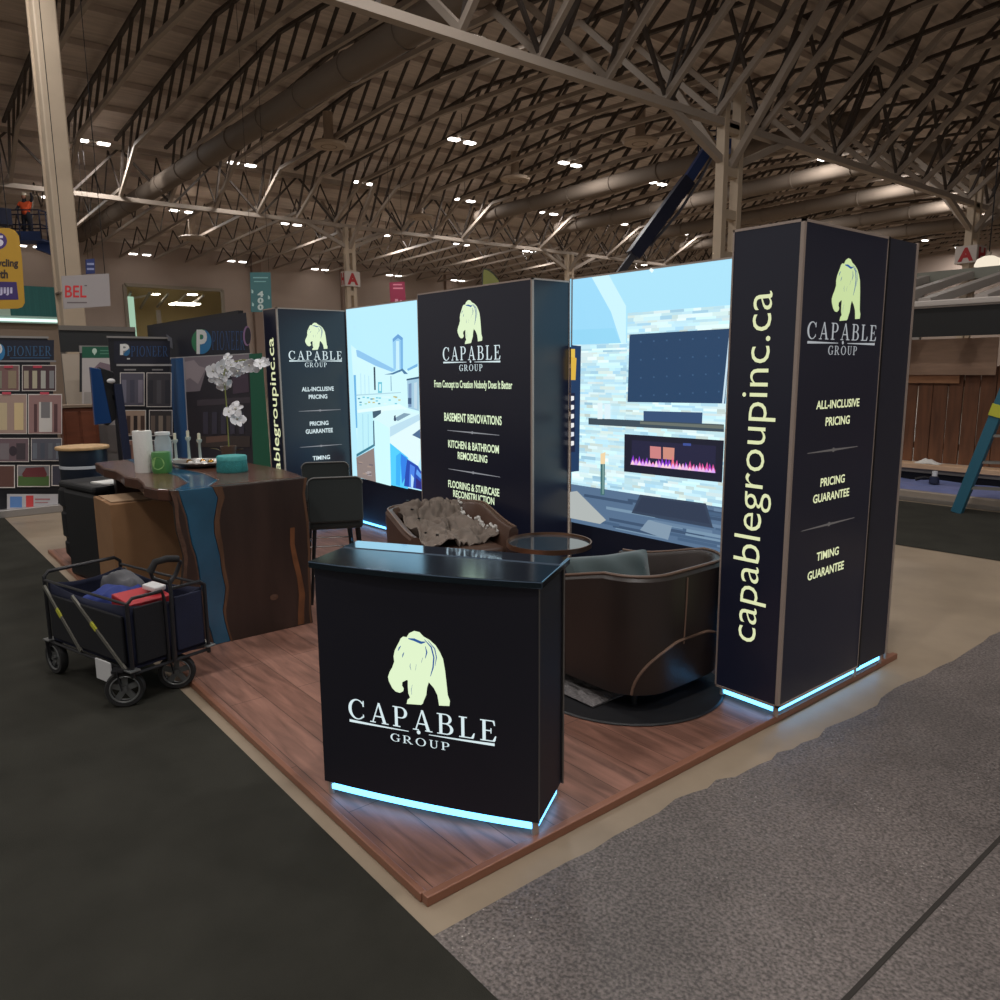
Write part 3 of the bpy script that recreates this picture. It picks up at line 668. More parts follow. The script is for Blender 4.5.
fm = MB(); fm.box(xw - 2.4, xw - 2, 13.0, 13.9, 3.8, 6.4); fm.build('green_booth', emit('mint_glow', (176, 214, 186), .8), nh, world=True)

# ---- round ducts
DUCT = mat('beige_duct', (122, 110, 99), .75, spec=.2)
for y, z, r, xa, xb, lab in ((10.5, 9.35, .36, -50, -12.5, 'fat round duct slanting across the upper left of the roof'), (26.5, 9.75, .34, -34, -13, 'nearest round duct right of the middle, under the roof'), (32.3, 9.75, .34, -34, -13, 'second round duct behind the nearest one, right of the middle'), (38.2, 9.75, .34, -34, -13, 'third round duct, right of the middle'), (43.8, 9.75, .34, -34, -13, 'fourth round duct, right of the middle'), (49.5, 9.75, .34, -34, -13, 'farthest round duct, low over the fireplace picture')):
    t = thing('air_duct', lab, 'duct', (xb, y, z), 0, None, 'structure')
    MB().cyl((xb, y, z), (xa, y, z), r, n=20).build('pipe', DUCT, t, world=True, smooth=True)
    mb = MB(); xx = xb - 1
    while xx > xa: mb.cyl((xx, y, z), (xx - .05, y, z), r + .03, n=20); xx -= 2.6
    mb.build('joint_rings', DUCT, t, world=True)

# ---- hall lamps
LAMP = emit('hall_lamp', (255, 248, 240), 7)
LD = bpy.data.lights.new('lamp_beam', 'AREA'); LD.shape = 'RECTANGLE'; LD.size = .3; LD.size_y = 1.1; LD.energy = 205; LD.color = (1, .965, .93)
HOUS = mat('lamp_housing', (150, 140, 130), .5, .3)
def lamp_thing(double=True):
    t = thing('high_bay_lamp', '', 'lamp', (0, 0, 0), 0, 'high-bay lamps under the hall roof')
    MB().box(-.12, .12, -.62, .62, .05, .09).build('housing', HOUS, t)
    for s in ((-1, 1) if double else (0,)):
        MB().box(-.13, .13, s * .37 - .2, s * .37 + .2, 0, .05).build('lens', LAMP, t)
    MB().cyl((0, 0, .09), (0, 0, 1.0), .012, n=6).build('hanger', DARKM, t)
    lo = bpy.data.objects.new('lamp_beam', LD); COL.objects.link(lo); lo.parent = t; lo.location = (0, 0, -.03)
    return t
LP = [  # photograph point of each lamp, its height, what singles it out
 (93, 143, 10.3, 'pair of lamps just right of the thick cream column top'), (242, 165, 10.3, 'pair of lamps right of the fat slanting duct'), (462, 142, 10.3, 'pair of lamps high in the upper middle'),
 (365, 184, 10.3, 'pair of lamps below left of the upper middle pair'), (182, 212, 9.6, 'pair of lamps below the fat slanting duct'), (291, 225, 9.6, 'pair of lamps left of the slim cream column head'),
 (386, 236, 9.6, 'single lamp right of the slim cream column head'), (465, 201, 10.3, 'pair of lamps over the centre of the middle tower'), (461, 245, 9.6, 'pair of lamps lower over the middle tower'),
 (140, 255, 8.5, 'pair of lamps low near the white hanging sign'), (30, 247, 8.5, 'pair of lamps low beside the worker on the lift'), (237, 262, 8.5, 'pair of lamps low above the teal banner'),
 (320, 270, 8.5, 'pair of lamps low left of the slim column sign'), (394, 276, 8.5, 'pair of lamps low above the red banner'), (458, 281, 8.5, 'pair of lamps lowest, left of the olive flag'),
 (570, 165, 10.3, 'pair of lamps high over the left edge of the fireplace picture'), (549, 214, 10.3, 'pair of lamps midway down over the middle tower corner'), (657, 184, 10.3, 'pair of lamps left of the blue boom'),
 (620, 224, 10.3, 'pair of lamps just left of the blue boom foot'), (530, 252, 9.6, 'pair of lamps low over the middle tower right side'), (681, 234, 10.3, 'pair of lamps right of the blue boom'),
 (641, 265, 9.6, 'pair of lamps lowest over the fireplace picture'), (812, 151, 10.3, 'pair of lamps high over the right tower'), (823, 160, 9.6, 'single lamp under the pair over the right tower'),
 (882, 173, 10.3, 'pair of lamps upper right, right of the right tower pair'), (939, 190, 10.3, 'single lamp left of the far right column'), (790, 211, 10.3, 'lamp close above the right tower top edge'),
 (842, 222, 10.3, 'first lamp above the right tower side edge'), (886, 232, 10.3, 'second lamp above the right tower side edge'), (925, 241, 10.3, 'lamp just past the right tower back edge'),
 (958, 248, 10.3, 'lamp left of the far right letter sign'), (989, 211, 10.3, 'lamp at the far right, right of the column'), (47, 198, 9.6, 'lamp left of the thick column, above the worker')]
single = {(386, 236), (823, 160), (939, 190), (989, 211), (47, 198), (925, 241), (958, 248), (886, 232), (842, 222), (790, 211)}
L2 = lamp_thing(True); L1 = lamp_thing(False); f2 = f1 = True
LDF = LD.copy(); LDF.energy = 90
for u, v, z, lab in LP:
    p = at(u, v, z=z); lab = 'white ' + lab
    if (u, v) in single:
        if f1: L1.matrix_basis = Matrix.Translation(p); L1['label'] = lab; f1 = False; o = L1
        else: o = copy_thing(L1, p, 0, lab)
    else:
        if f2: L2.matrix_basis = Matrix.Translation(p); L2['label'] = lab; f2 = False; o = L2
        else: o = copy_thing(L2, p, 0, lab)
    if (z < 10 or p.x < -30) and o is not L1 and o is not L2:
        for q in list(o.children):
            if q.type == 'LIGHT':
                if z < 9 or (u, v) == (365, 184): bpy.data.objects.remove(q)
                else: q.data = LDF
for k, (x, y, lab) in enumerate([(-17.4, 1.8, 'tenth'), (-17.4, 13.2, 'first'), (-9, 7.5, 'second'), (-9, 1.8, 'third'), (-1, 7.5, 'fourth'), (-1, 1.8, 'fifth'), (7, 4.6, 'sixth'), (-9, -4, 'seventh'), (-1, -4, 'eighth'), (7, -3, 'ninth')]):  # unseen lamps added overhead to brighten the booth and its surroundings
    copy_thing(L2, (x, y, 10.3), 0, 'white pair of unseen overhead lamps added for light, %s of ten' % lab)
# ---- round air diffusers
DIF = mat('diffuser_ring', (176, 158, 140), .6)
for u, v, z, lab in ((329, 147, 9.9, 'round air diffuser left of the upper middle lamps'), (640, 144, 9.9, 'round air diffuser left of the blue boom top'), (515, 181, 9.9, 'round air diffuser near the roof middle'), (420, 219, 9.2, 'round air diffuser right of the slim column head'), (193, 240, 8.2, 'round air diffuser under the lamps at the left')):
    p = at(u, v, z=z); t = thing('air_vent', lab, 'air diffuser', p, 0, 'round air diffusers')
    MB().lathe([(.22, 0), (.6, .02), (.66, .1), (.6, .16), (.22, .2)], n=28).build('outer_ring', DIF, t, smooth=True)
    MB().lathe([(0, .02), (.3, .0), (.34, .06), (.3, .1), (0, .12)], n=24).build('core', mat('diffuser_core', (96, 80, 70), .7), t, smooth=True)
    MB().cyl((0, 0, .1), (0, 0, 1.2), .18, n=12).build('neck', DIF, t)

# ================================================================== FURNITURE ON THE PLATFORM
LEA1 = mat('dark_brown_leather', (47, 38, 35), .42, spec=.55, noise=.12, nscale=3, bump=.08, bscale=90)
LEA2 = mat('tan_brown_leather', (88, 65, 54), .4, spec=.5, noise=.15, nscale=4, bump=.1, bscale=60)
PIPE = mat('brown_piping', (116, 92, 78), .45, spec=.6)
LEGB = mat('black_legs', (22, 22, 24), .4)
def armchair(name, label, loc, rz, leather, w=.80, d=.80, zb=.13, hb=.73, ha=.60):
    """tub armchair facing local +x: one curved shell of arms and back, cushion, piping, four legs"""
    t = thing(name, label, 'armchair', loc, rz)
    N = 44; ht = .03
    path = []
    hw = w / 2; hd = d / 2; rc = .25
    P0 = [(hd, hw)]
    L = []
    for i in range(8): L.append((hd - (2 * hd - rc) * i / 8, hw))
    for i in range(9): a = PI / 2 + PI / 2 * i / 8; L.append((-hd + rc + rc * math.cos(a), hw - rc + rc * math.sin(a)))
    for i in range(1, 10): L.append((-hd, hw - rc - (2 * hw - 2 * rc) * i / 10))
    for i in range(9): a = PI + PI / 2 * i / 8; L.append((-hd + rc + rc * math.cos(a), -hw + rc + rc * math.sin(a)))
    for i in range(1, 9): L.append((-hd + rc + (2 * hd - rc) * i / 8, -hw))
    n = len(L); rim = []
    for x, y in L:
        k = min(1, max(0, (x + hd) / (2 * hd))); k = 1 - k; k = k * k * (3 - 2 * k)
        rim.append(ha + (hb - ha) * min(1, k * 1.25))
    def off(i, inn, z):
        a = L[max(i - 1, 0)]; b = L[min(i + 1, n - 1)]; dx, dy = b[0] - a[0], b[1] - a[1]; l = math.hypot(dx, dy); nx, ny = dy / l, -dx / l
        f = (z - zb) / (rim[i] - zb); s = .93 + .07 * math.sin(min(1, f) * PI / 2)      # belly narrows to the foot
        return Vector((L[i][0] * s - nx * -inn * 0 + (nx * inn), L[i][1] * s + ny * inn, z))
    mb = MB(); K = 7; cols = []
    for i in range(n):
        c = [off(i, 0, zb + (rim[i] - .02 - zb) * j / (K - 1)) for j in range(K)]
        c += [off(i, -.02, rim[i]), off(i, -.055, rim[i]), off(i, -.075, rim[i] - .02), off(i, -.09, .40), off(i, -.09, .28)]
        cols.append(c)
    m = len(cols[0])
    vs = [v for c in cols for v in c]; fs = []
    for i in range(n - 1):
        for j in range(m - 1): fs.append((i * m + j, i * m + j + 1, (i + 1) * m + j + 1, (i + 1) * m + j))
    fs.append(list(range(m))); fs.append([(n - 1) * m + j for j in range(m)][::-1])
    mb.add(vs, fs)
    bot = [c[0] for c in cols]; mb.add(bot, [list(range(n))])
    mb.build('shell', leather, t, smooth=True)
    MB().box(-hd * .78, hd * .93, -hw * .78, hw * .78, zb - .005, .30).build('seat_base', leather, t, bev=.03)
    MB().box(-hd * .80, hd * .98, -hw * .80, hw * .80, .29, .43).build('seat_cushion', leather, t, smooth=True, bev=.05, seg=4)
    pm = MB(); pm.tube([cols[i][7] + Vector((0, 0, .004)) for i in range(n)], .008, 6)
    
    pm.build('rim_piping', PIPE, t, smooth=True)
    # lower skirt seam that rises in a curve towards the back corner
    for side in (1, -1):
        pts = []
        for q in range(17):
            f = q / 16; idx = 11.5 + 12 * f ** 1.7; i = int(idx); g = idx - i; g0 = min(1, f * 1.4); zz = zb + .005 + .26 * math.sin(g0 * PI / 2)
            if side == -1: i = n - 2 - i; g = 1 - g
            a = off(i, .004, zz); b = off(min(i + 1, n - 1), .004, zz); pts.append(a.lerp(b, g))
        MB().tube(pts, .008, 6).build('skirt_seam', PIPE, t, smooth=True)
    for i in (4, 19):
        MB().tube([off(i, .003, .33 + (rim[i] - .36) * q / 8) if i == 19 else off(i, .003, .12 + (rim[i] - .16) * q / 8) for q in range(9)], .005, 5).build('side_seam', PIPE, t, smooth=True)
    for sx in (-1, 1):
        for sy in (-1, 1): MB().cyl((sx * hd * .60, sy * hw * .60, ht - PZ), (sx * hd * .58, sy * hw * .58, zb + .01), .014, .022, 10).build('leg', LEGB, t)
    return t
armchair('armchair', 'dark brown leather tub armchair by the right tower, seen from behind', (-2.78, 3.22, PZ + .012), PI, LEA1, .86, .86, .09, .715, .60)
armchair('armchair', 'brown leather tub armchair in front of the middle tower, under the heaped jacket', (-4.85, 3.42, PZ), math.radians(-14), LEA2, .86, .80, .10, .67, .57)

# pillow in the right armchair
def pillow(name, label, loc, rot, size, m):
    mb = MB(); N = 12; vs = []
    for s in (1, -1):
        for i in range(N + 1):
            for j in range(N + 1):
                u, v = i / N * 2 - 1, j / N * 2 - 1; h = (max(0, (1 - u ** 4) * (1 - v ** 4))) ** .6
                pin = 1 - .07 * (1 - abs(u)) * abs(v) ** 3; pin2 = 1 - .07 * (1 - abs(v)) * abs(u) ** 3
                vs.append((u * size[0] / 2 * pin2 , v * size[1] / 2 * pin, s * h * size[2] / 2 + .008 * math.sin(u * 7 + v * 4) * h))
    M1 = (N + 1) ** 2; fs = []
    for i in range(N):
        for j in range(N):
            a = i * (N + 1) + j; fs.append((a, a + N + 1, a + N + 2, a + 1)); fs.append((M1 + a, M1 + a + 1, M1 + a + N + 2, M1 + a + N + 1))
    mb.add(vs, fs); o = mb.build(name, m, None, smooth=True, sub=1)
    o.matrix_basis = Matrix.Translation(Vector(loc)) @ rot
    return tag(o, label, 'pillow')
Rz = lambda a: Matrix.Rotation(math.radians(a), 4, 'Z'); Ry = lambda a: Matrix.Rotation(math.radians(a), 4, 'Y'); Rx = lambda a: Matrix.Rotation(math.radians(a), 4, 'X')
pillow('throw_pillow', 'teal green velvet pillow lying in the dark armchair by the right tower', (-2.92, 3.2, .575), Rz(52) @ Rx(52) @ Rz(6), (.50, .36, .15), mat('teal_velvet', (32, 54, 57), .7, sheen=.6, noise=.2, nscale=5))

# jacket heaped over the tan armchair
def cloth_heap(name, nx, ny, fn, m, parent=None, thick=.012):
    mb = MB(); vs = [fn(i / nx, j / ny) for i in range(nx + 1) for j in range(ny + 1)]; fs = []
    for i in range(nx):
        for j in range(ny): a = i * (ny + 1) + j; fs.append((a, a + ny + 1, a + ny + 2, a + 1))
    mb.add(vs, fs); return mb.build(name, m, parent, smooth=True, world=parent is not None, solid=thick, sub=1)
from mathutils import noise as mnoise
def jacket(u, v):
    # u along the chair back (near to far), v from behind the back, over the rim, down to the seat and arm
    ax = Matrix.Rotation(math.radians(-12), 4, 'Z'); k = v * 4
    prof = [(-.42, .58), (-.355, .745), (-.20, .66), (.02, .58), (.26, .54)]
    i = min(3, int(k)); g = k - i; x = prof[i][0] + (prof[i + 1][0] - prof[i][0]) * g; z = prof[i][1] + (prof[i + 1][1] - prof[i][1]) * g
    y = -.31 + u * .56 + .07 * v
    n = mnoise.noise(Vector((u * 4.5, v * 5.5, 1.3))); n2 = mnoise.noise(Vector((u * 9, v * 11, 4.1)))
    z += .05 * n + .05 * (.5 - abs(n2) * 2) + .03 * (.5 - abs(mnoise.noise(Vector((u * 16, v * 10, 2.2))) * 2)) + .04 * math.exp(-((u - .5) / .2) ** 2 - ((v - .3) / .16) ** 2)
    p = ax @ Vector((x + .03 * n2, y + .05 * n, z)); return Vector((-4.85, 3.42, -.055)) + p
jk = thing('jacket', 'crumpled grey brown jacket with pale lining heaped on the tan armchair', 'jacket', (-4.85, 3.42, .45))
cloth_heap('cloth', 44, 48, jacket, mat('grey_brown_cloth', (122, 110, 101), .9, noise=.18, nscale=9, bump=.2, bscale=150), jk)
fm = MB(); random.seed(11)
for k in range(80):
    v = .30 + .68 * k / 79; p = jacket(.97, v) + Vector((0, .01, .014)); fm.ball(p + Vector((random.uniform(-.012, .012), random.uniform(-.012, .012), random.uniform(-.01, .012))), random.uniform(.009, .015), 7, 5)
fm.build('fleece_edge', mat('white_fleece', (214, 212, 208), .95), jk, world=True, smooth=True)
cl = MB()
for k in range(5):
    p = jacket(.18, .25 + .16 * k); cl.cyl(p + Vector((0, 0, .012)), p + Vector((0, 0, .02)), .012, n=10)
cl.build('buttons', DARKM, jk, world=True)

# round tray table
t = thing('side_table', 'round tray table with glass top and copper rim between the armchairs', 'table', at(549, 540.5, z=.55) * 1 + Vector((0, 0, -.49)))
t.matrix_basis.translation.z = PZ
MB().lathe([(.305, .48), (.31, .482), (.31, .517), (.30, .517), (.30, .492), (.0, .492), (.0, .482), (.305, .48)], n=48).build('tray_rim', mat('copper_rim', (150, 112, 88), .3, .8), t, smooth=True)
MB().lathe([(0, .493), (.298, .493), (.298, .500), (0, .500)], n=48).build('glass_top', mat('smoked_glass', (60, 74, 84), .05, spec=.9, coat=1), t, smooth=True)
MB().cyl((0, 0, .02), (0, 0, .482), .022, n=16).build('column_leg', mat('copper_rim', (0, 0, 0)), t)
MB().lathe([(0, 0), (.2, 0), (.2, .012), (.03, .022), (0, .022)], n=40).build('base_plate', mat('copper_rim', (0, 0, 0)), t, smooth=True)

# grey shag rug and a black disc put in as the armchair's round shadow
shade_disc = MB().lathe([(0, .0), (.53, .0), (.54, .006), (.53, .012), (0, .012)], n=64).build('round_shade_disc', mat('black_shade_disc', (30, 30, 33), .5, spec=.4), None)
shade_disc.location = (-2.75, 3.15, PZ); tag(shade_disc, 'black round disc as the shadow under the dark armchair by the right tower', 'rug')
random.seed(5)
mb = MB(); nx, ny = 50, 40
vs = [(-4.5 + 1.88 * i / nx, 2.75 + .5 * j / ny, PZ + .024 + .02 * random.random() * (0 if i in (0, nx) or j in (0, ny) else 1)) for i in range(nx + 1) for j in range(ny + 1)]
fs = [(i * (ny + 1) + j, (i + 1) * (ny + 1) + j, (i + 1) * (ny + 1) + j + 1, i * (ny + 1) + j + 1) for i in range(nx) for j in range(ny)]
mb.add(vs, fs); tag(mb.build('shag_rug', mat('grey_shag', (112, 108, 108), .95, noise=.35, nscale=40, bump=.6, bscale=200), None, solid=.01), 'grey shaggy rug between the counter and the armchairs', 'rug')

# ---- bar stools behind the river table
VEL = mat('dark_green_velvet', (36, 44, 44), .6, sheen=.3); SEAM = mat('grey_piping', (112, 112, 110), .5)
def stool(label, loc, rz):
    t = thing('bar_stool', label, 'bar stool', loc, rz, 'bar stools behind the river table')
    def rr(w, h, r=.05, n=5):
        pts = []
        for cx, cy, a0 in ((w / 2 - r, h - r, 0), (-w / 2 + r, h - r, 90), (-w / 2 + r * .6, r * .6, 180), (w / 2 - r * .6, r * .6, 270)):
            q = r if a0 < 180 else r * .6
            for i in range(n + 1): a = math.radians(a0 + 90 * i / n); pts.append((cx + q * math.cos(a), cy + q * math.sin(a)))
        return pts
    pr = rr(.40, .34)
    MB().prism([(x, .05 * 0 + .18 - .02 * (1 - (x / .2) ** 2) * 0, .63 + z) for x, z in pr], (0, .045, 0)).build('backrest', VEL, t, bev=.012)
    MB().tube([(x, .228, .63 + z) for x, z in pr[:12]], .006, 6).build('back_piping', SEAM, t, smooth=True)
    MB().box(-.20, .20, -.20, .20, .57, .65).build('seat', VEL, t, smooth=True, bev=.03, seg=3)
    for sx in (-1, 1):
        for sy in (-1, 1): MB().cyl((sx * .205, sy * .20, 0), (sx * .16, sy * .16, .58), .010, .016, 10).build('leg', LEGB, t)
    MB().tube([(-.185, -.185, .22), (.185, -.185, .22), (.185, .185, .22), (-.185, .185, .22), (-.185, -.185, .22)], .008, 6).build('footrest', mat('chrome', (200, 200, 200), .2, 1), t)
    return t
s1 = stool('dark green velvet bar stool nearest the counter, its whole back in view', (-5.36, 2.74, PZ), math.radians(64 - 180))
copy_thing(s1, (-6.27, 3.14, PZ), math.radians(60 - 180), 'dark green velvet bar stool mostly hidden behind another stool, by the left tower')

# ---- river table: walnut and blue resin bar with a waterfall end
WAL = mat('walnut', (50, 36, 31), .3, spec=.6, noise=.35, nscale=2.2, stretch=(1, 3, .5))
WALT = mat('walnut_top', (92, 62, 50), .2, spec=.6, noise=.3, nscale=2.5, stretch=(.5, 3, 1))
SAP = mat('sapwood', (94, 66, 48), .35, noise=.3, nscale=6, stretch=(1, 4, .6))
BARK = mat('live_edge', (84, 58, 44), .6, noise=.4, nscale=10, bump=.5, bscale=30)
RES = mat('blue_resin', (36, 84, 112), .12, spec=.7, noise=.3, nscale=3)
TX, TZ, TH = -4.88, 1.06, .075
tb = thing('river_table', 'walnut bar table with blue resin river and waterfall end, beside the wagon', 'table', (-5.9, 1.9, PZ))
def yz(u, v): p = at(u, v, x=TX); return (p.y, p.z)
def wav(p, q, n, amp, seed):
    out = []
    for i in range(n + 1):
        f = i / n; s = amp * mnoise.noise(Vector((f * 5, seed, .5))) * (0 if i in (0, n) else 1); out.append((p[0] + (q[0] - p[0]) * f + s, p[1] + (q[1] - p[1]) * f))
    return out
def panel(outline, name, m, x=TX, t=TH, bev=.006): return MB().prism([(x, y, max(z, PZ)) for y, z in outline], (-t, 0, 0)).build(name, m, tb, world=True, bev=bev)
ZT = TZ
e0 = wav((1.405, ZT), (1.47, PZ), 12, .035, 1.0)            # outer live edge (towards the carpet)
e1 = wav((yz(178, 492)[0], ZT), (yz(214, 640)[0], PZ), 12, .03, 3.0)    # resin starts
e2 = wav((yz(213, 491)[0], ZT), (yz(231, 642)[0], PZ), 14, .05, 7.0)   # resin ends
e3 = wav((2.294, ZT), (2.286, PZ), 10, .03, 9.0)            # inner live edge
panel(e0 + e1[::-1], 'walnut_slab', WAL); panel(e1 + e2[::-1], 'resin_river', RES); panel(e2 + e3[::-1], 'walnut_slab', WAL)
def streak(line, w0, w1, name='sapwood_streak', m=SAP, x=TX + .0015):
    vs = []; n = len(line) - 1
    for i, (y, z) in enumerate(line):
        k = w0 + (w1 - w0) * i / n; k *= 1 + .5 * mnoise.noise(Vector((z * 6, y, 2))); vs += [(x, y, max(z, PZ)), (x, y + k, max(z, PZ))]
    MB().add(vs, [(2 * i, 2 * i + 1, 2 * i + 3, 2 * i + 2) for i in range(n)]).build(name, m, tb, world=True)
streak(e2, .05, .010); streak([(y - .014, z) for y, z in e1], .014, .008, 'sapwood_streak', BARK); streak([(y - .01, z) for y, z in e0[::1]], .03, .03, 'live_edge', BARK)
streak([(y - .022, z) for y, z in e3], .02, .012)
cr = [yz(u, v) for u, v in ((290, 528), (290, 545), (293, 562), (297, 578), (299, 595), (298, 612), (298, 625))]
streak(cr, .03, .045, 'sapwood_streak', mat('orange_sapwood', (108, 68, 42), .35, noise=.3, nscale=8))
kn = yz(274, 597); MB().add([(TX + .002, kn[0] + .03 * math.cos(a * PI / 6), kn[1] + .022 * math.sin(a * PI / 6)) for a in range(12)], [list(range(12))]).build('knot', BARK, tb, world=True)
# top
def tpanel(outline, name, m): return MB().prism([(x, y, TZ - TH) for x, y in outline], (0, 0, TH)).build(name, m, tb, world=True, bev=.01)
nx = 14
o0 = [(TX - TH, 1.405), (-5.02, 1.36), (-5.2, 1.33), (-5.4, 1.37), (-5.62, 1.40), (-5.8, 1.36), (-6.0, 1.385), (-6.2, 1.40), (-6.45, 1.37), (-6.65, 1.39), (-6.86, 1.40)]
rv0 = [(TX - TH, yz(178, 492)[0]), (-5.2, 1.60), (-5.6, 1.66), (-6.0, 1.64), (-6.4, 1.62), (-6.95, 1.66)]
rv1 = [(TX - TH, yz(213, 491)[0]), (-5.2, 1.80), (-5.6, 1.84), (-6.0, 1.80), (-6.4, 1.83), (-6.93, 1.84)]
bk = [(TX - TH, 2.294), (-5.1, 2.33), (-5.4, 2.36), (-5.7, 2.35), (-6.0, 2.33), (-6.3, 2.28), (-6.6, 2.16), (-6.82, 2.0)]
tpanel(o0 + rv0[::-1], 'walnut_top', WALT); tpanel(rv0 + rv1[::-1], 'resin_top', RES); tpanel(rv1 + bk[::-1], 'walnut_top', WALT)
# underside live edge flare by the waterfall and the far leg
MB().prism([(TX - .02, 1.42, .99), (-5.05, 1.42, .985), (-5.0, 1.52, .80), (-4.93, 1.52, .72)], (0, .05, 0)).build('live_edge_brace', BARK, tb, world=True, bev=.01)
MB().box(-6.75, -6.68, 1.5, 2.1, PZ, TZ - TH).build('far_leg', WAL, tb, world=True, bev=.008)

# ---- things on the table
t = thing('paper_towel_roll', 'white paper towel roll standing at the left end of the bar table', 'paper towel roll', at(145, 472, z=TZ))
MB().lathe([(.022, 0), (.063, 0), (.065, .01), (.065, .29), (.062, .30), (.022, .30), (.022, 0)], n=28).build('paper_sheets', mat('white_paper', (226, 224, 220), .9, bump=.4, bscale=60), t, smooth=True)
MB().lathe([(.018, .0), (.022, .0), (.022, .302), (.018, .302), (.018, 0)], n=20).build('card_core', mat('card_core', (150, 120, 92), .8), t)
t = thing('wipes_tub', 'clear tub with green label of wipes beside the paper towel roll', 'wipes tub', at(162.5, 472.5, z=TZ))
MB().lathe([(0, 0), (.062, 0), (.068, .02), (.068, .13), (.064, .15), (0, .15)], n=28).build('green_body', mat('green_plastic', (78, 138, 74), .3, spec=.6), t, smooth=True)
lb = MB(); r0 = .0695
vs = []
for i in range(15):
    for j in range(2):
        pass
for k in range(24):
    a = 2 * PI * k / 24; th = math.radians(-40) + .68 * math.cos(a); vs.append((r0 * math.cos(th), r0 * math.sin(th), .075 + .045 * math.sin(a)))
lb.add(vs, [list(range(24))]); lb.build('lime_label', mat('lime_label', (150, 196, 120), .5), t)
t = thing('glass_jar', 'clear glass jar with grey contents behind the green tub', 'jar', at(165, 467.5, z=TZ))
MB().lathe([(0, 0), (.056, 0), (.062, .02), (.062, .20), (.05, .235), (.05, .25), (.0, .25)], n=28).build('glass_body', mat('clear_glass', (214, 226, 228), .06, alpha=.45, spec=.9), t, smooth=True)
MB().lathe([(0, .01), (.048, .01), (.05, .17), (0, .17)], n=18).build('contents', mat('grey_blue_contents', (150, 166, 182), .7, noise=.4, nscale=20), t, smooth=True)
MB().lathe([(0, .25), (.054, .25), (.054, .27), (0, .275)], n=24).build('lid', mat('white_lid', (224, 226, 226), .4), t)
t = thing('serving_tray', 'shallow silver tray in the middle of the bar table', 'tray', at(200, 466.5, z=TZ), math.radians(40))
MB().lathe([(0, .008), (.10, .004), (.16, .022), (.178, .04), (.174, .046), (.15, .03), (.1, .014), (0, .016)], n=36, sx=1.15).build('dish', mat('tray_silver', (150, 146, 142), .3, .6), t, smooth=True)
random.seed(9)
for k, (dx, dy) in enumerate([(-.06, -.05), (.03, -.07), (.08, .0), (-.02, .03), (.05, .06), (-.09, .02), (.0, -.02), (.11, -.05)]):
    gold = k in (0, 3, 4); nm = 'gold' if gold else 'pale'
    p = at(184 + dx * 130, 463 + dy * 25, z=TZ + .03)
    p = Vector((at(200, 466.5, z=TZ).x, at(200, 466.5, z=TZ).y, 0)) + Vector((dx * 1.1, dy * 1.1, 0))
    o = MB().ball((0, 0, 0), .024, 12, 8, sc=(1, 1, .8)).build('glass_pebble', mat('gold_ball', (190, 140, 60), .2, .9) if gold else mat('pale_shell', (206, 202, 198), .3), None, smooth=True)
    o.location = (p.x, p.y, TZ + .035 if gold else TZ + .034)
    tag(o, ('gold ball' if gold else 'pale white pebble') + ' lying in the silver tray on the bar table', 'ornament', nm + ' ornaments in the silver tray')
for u, h_, lab in ((176.5, .17, 'leftmost of the three glass candlesticks behind the silver tray'), (189.5, .19, 'middle of the three glass candlesticks behind the silver tray'), (200.5, .17, 'rightmost of the three glass candlesticks behind the silver tray')):
    p = at(u, 460, z=TZ); t = thing('candlestick', lab, 'candlestick', p, 0, 'glass candlesticks on the bar table')
    MB().lathe([(0, 0), (.045, 0), (.045, .006), (.012, .014), (.010, h_ * .8), (.022, h_ * .9), (.022, h_), (0, h_)], n=20).build('stem', mat('pale_glass', (196, 212, 206), .1, spec=.8, alpha=.8), t, smooth=True)
    MB().cyl((0, 0, h_), (0, 0, h_ + .05), .012, n=14).build('candle', mat('ivory_wax', (226, 222, 196), .5), t)
t = thing('knit_pouf_box', 'round teal textured box at the front of the bar table', 'box', at(232.5, 471.5, z=TZ))
TEAL = mat('teal_weave', (50, 138, 140), .7, noise=.18, nscale=40, bump=.5, bscale=120)
MB().lathe([(0, 0), (.105, 0), (.11, .008), (.104, .085), (0, .085)], n=36).build('body', TEAL, t, smooth=True)
MB().lathe([(.0, .085), (.106, .085), (.106, .11), (.1, .117), (0, .117)], n=36).build('lid', mat('teal_lid', (70, 158, 158), .6, noise=.15, nscale=40), t, smooth=True)
# orchid
pb = at(229, 458, z=TZ); t = thing('potted_orchid', 'white orchid with arching stem standing at the back of the bar table', 'orchid', pb)
MB().lathe([(0, 0), (.05, 0), (.065, .09), (.068, .1), (.058, .1), (.055, .085), (0, .085)], n=24).build('pot', mat('brown_pot', (92, 72, 60), .6), t, smooth=True)
dep = (pb - CO).dot(CF)
def op(u, v, dd=0): return at(u, v, d=dep + dd)
st = [op(229, 455), op(228.5, 440), op(227.5, 422), op(226.5, 405), op(225, 388), op(224, 374), op(226, 366), op(233, 362), op(243, 360), op(254, 361), op(264, 364)]
MB().tube(st, .006, 6).build('stem', mat('orchid_stem', (120, 124, 60), .5), t, world=True, smooth=True)
for (u, v), (u2, v2) in (((228, 455), (205, 449)), ((230, 455), (214, 462)), ((230, 455), (248, 450))):
    a, b = op(u, v), op(u2, v2, -.05); c = (a + b) / 2 + Vector((0, 0, .04)); s_ = (b - a).cross(Vector((0, 0, 1))).normalized() * .022
    MB().add([a, c - s_, b, c + s_], [(0, 1, 2, 3)]).build('leaf', mat('orchid_leaf', (84, 80, 48), .45), t, world=True, solid=.004, sub=1)
PET = mat('white_petal', (232, 232, 236), .6, sheen=.2); LIP = mat('orchid_lip', (205, 205, 190), .6)
random.seed(21)
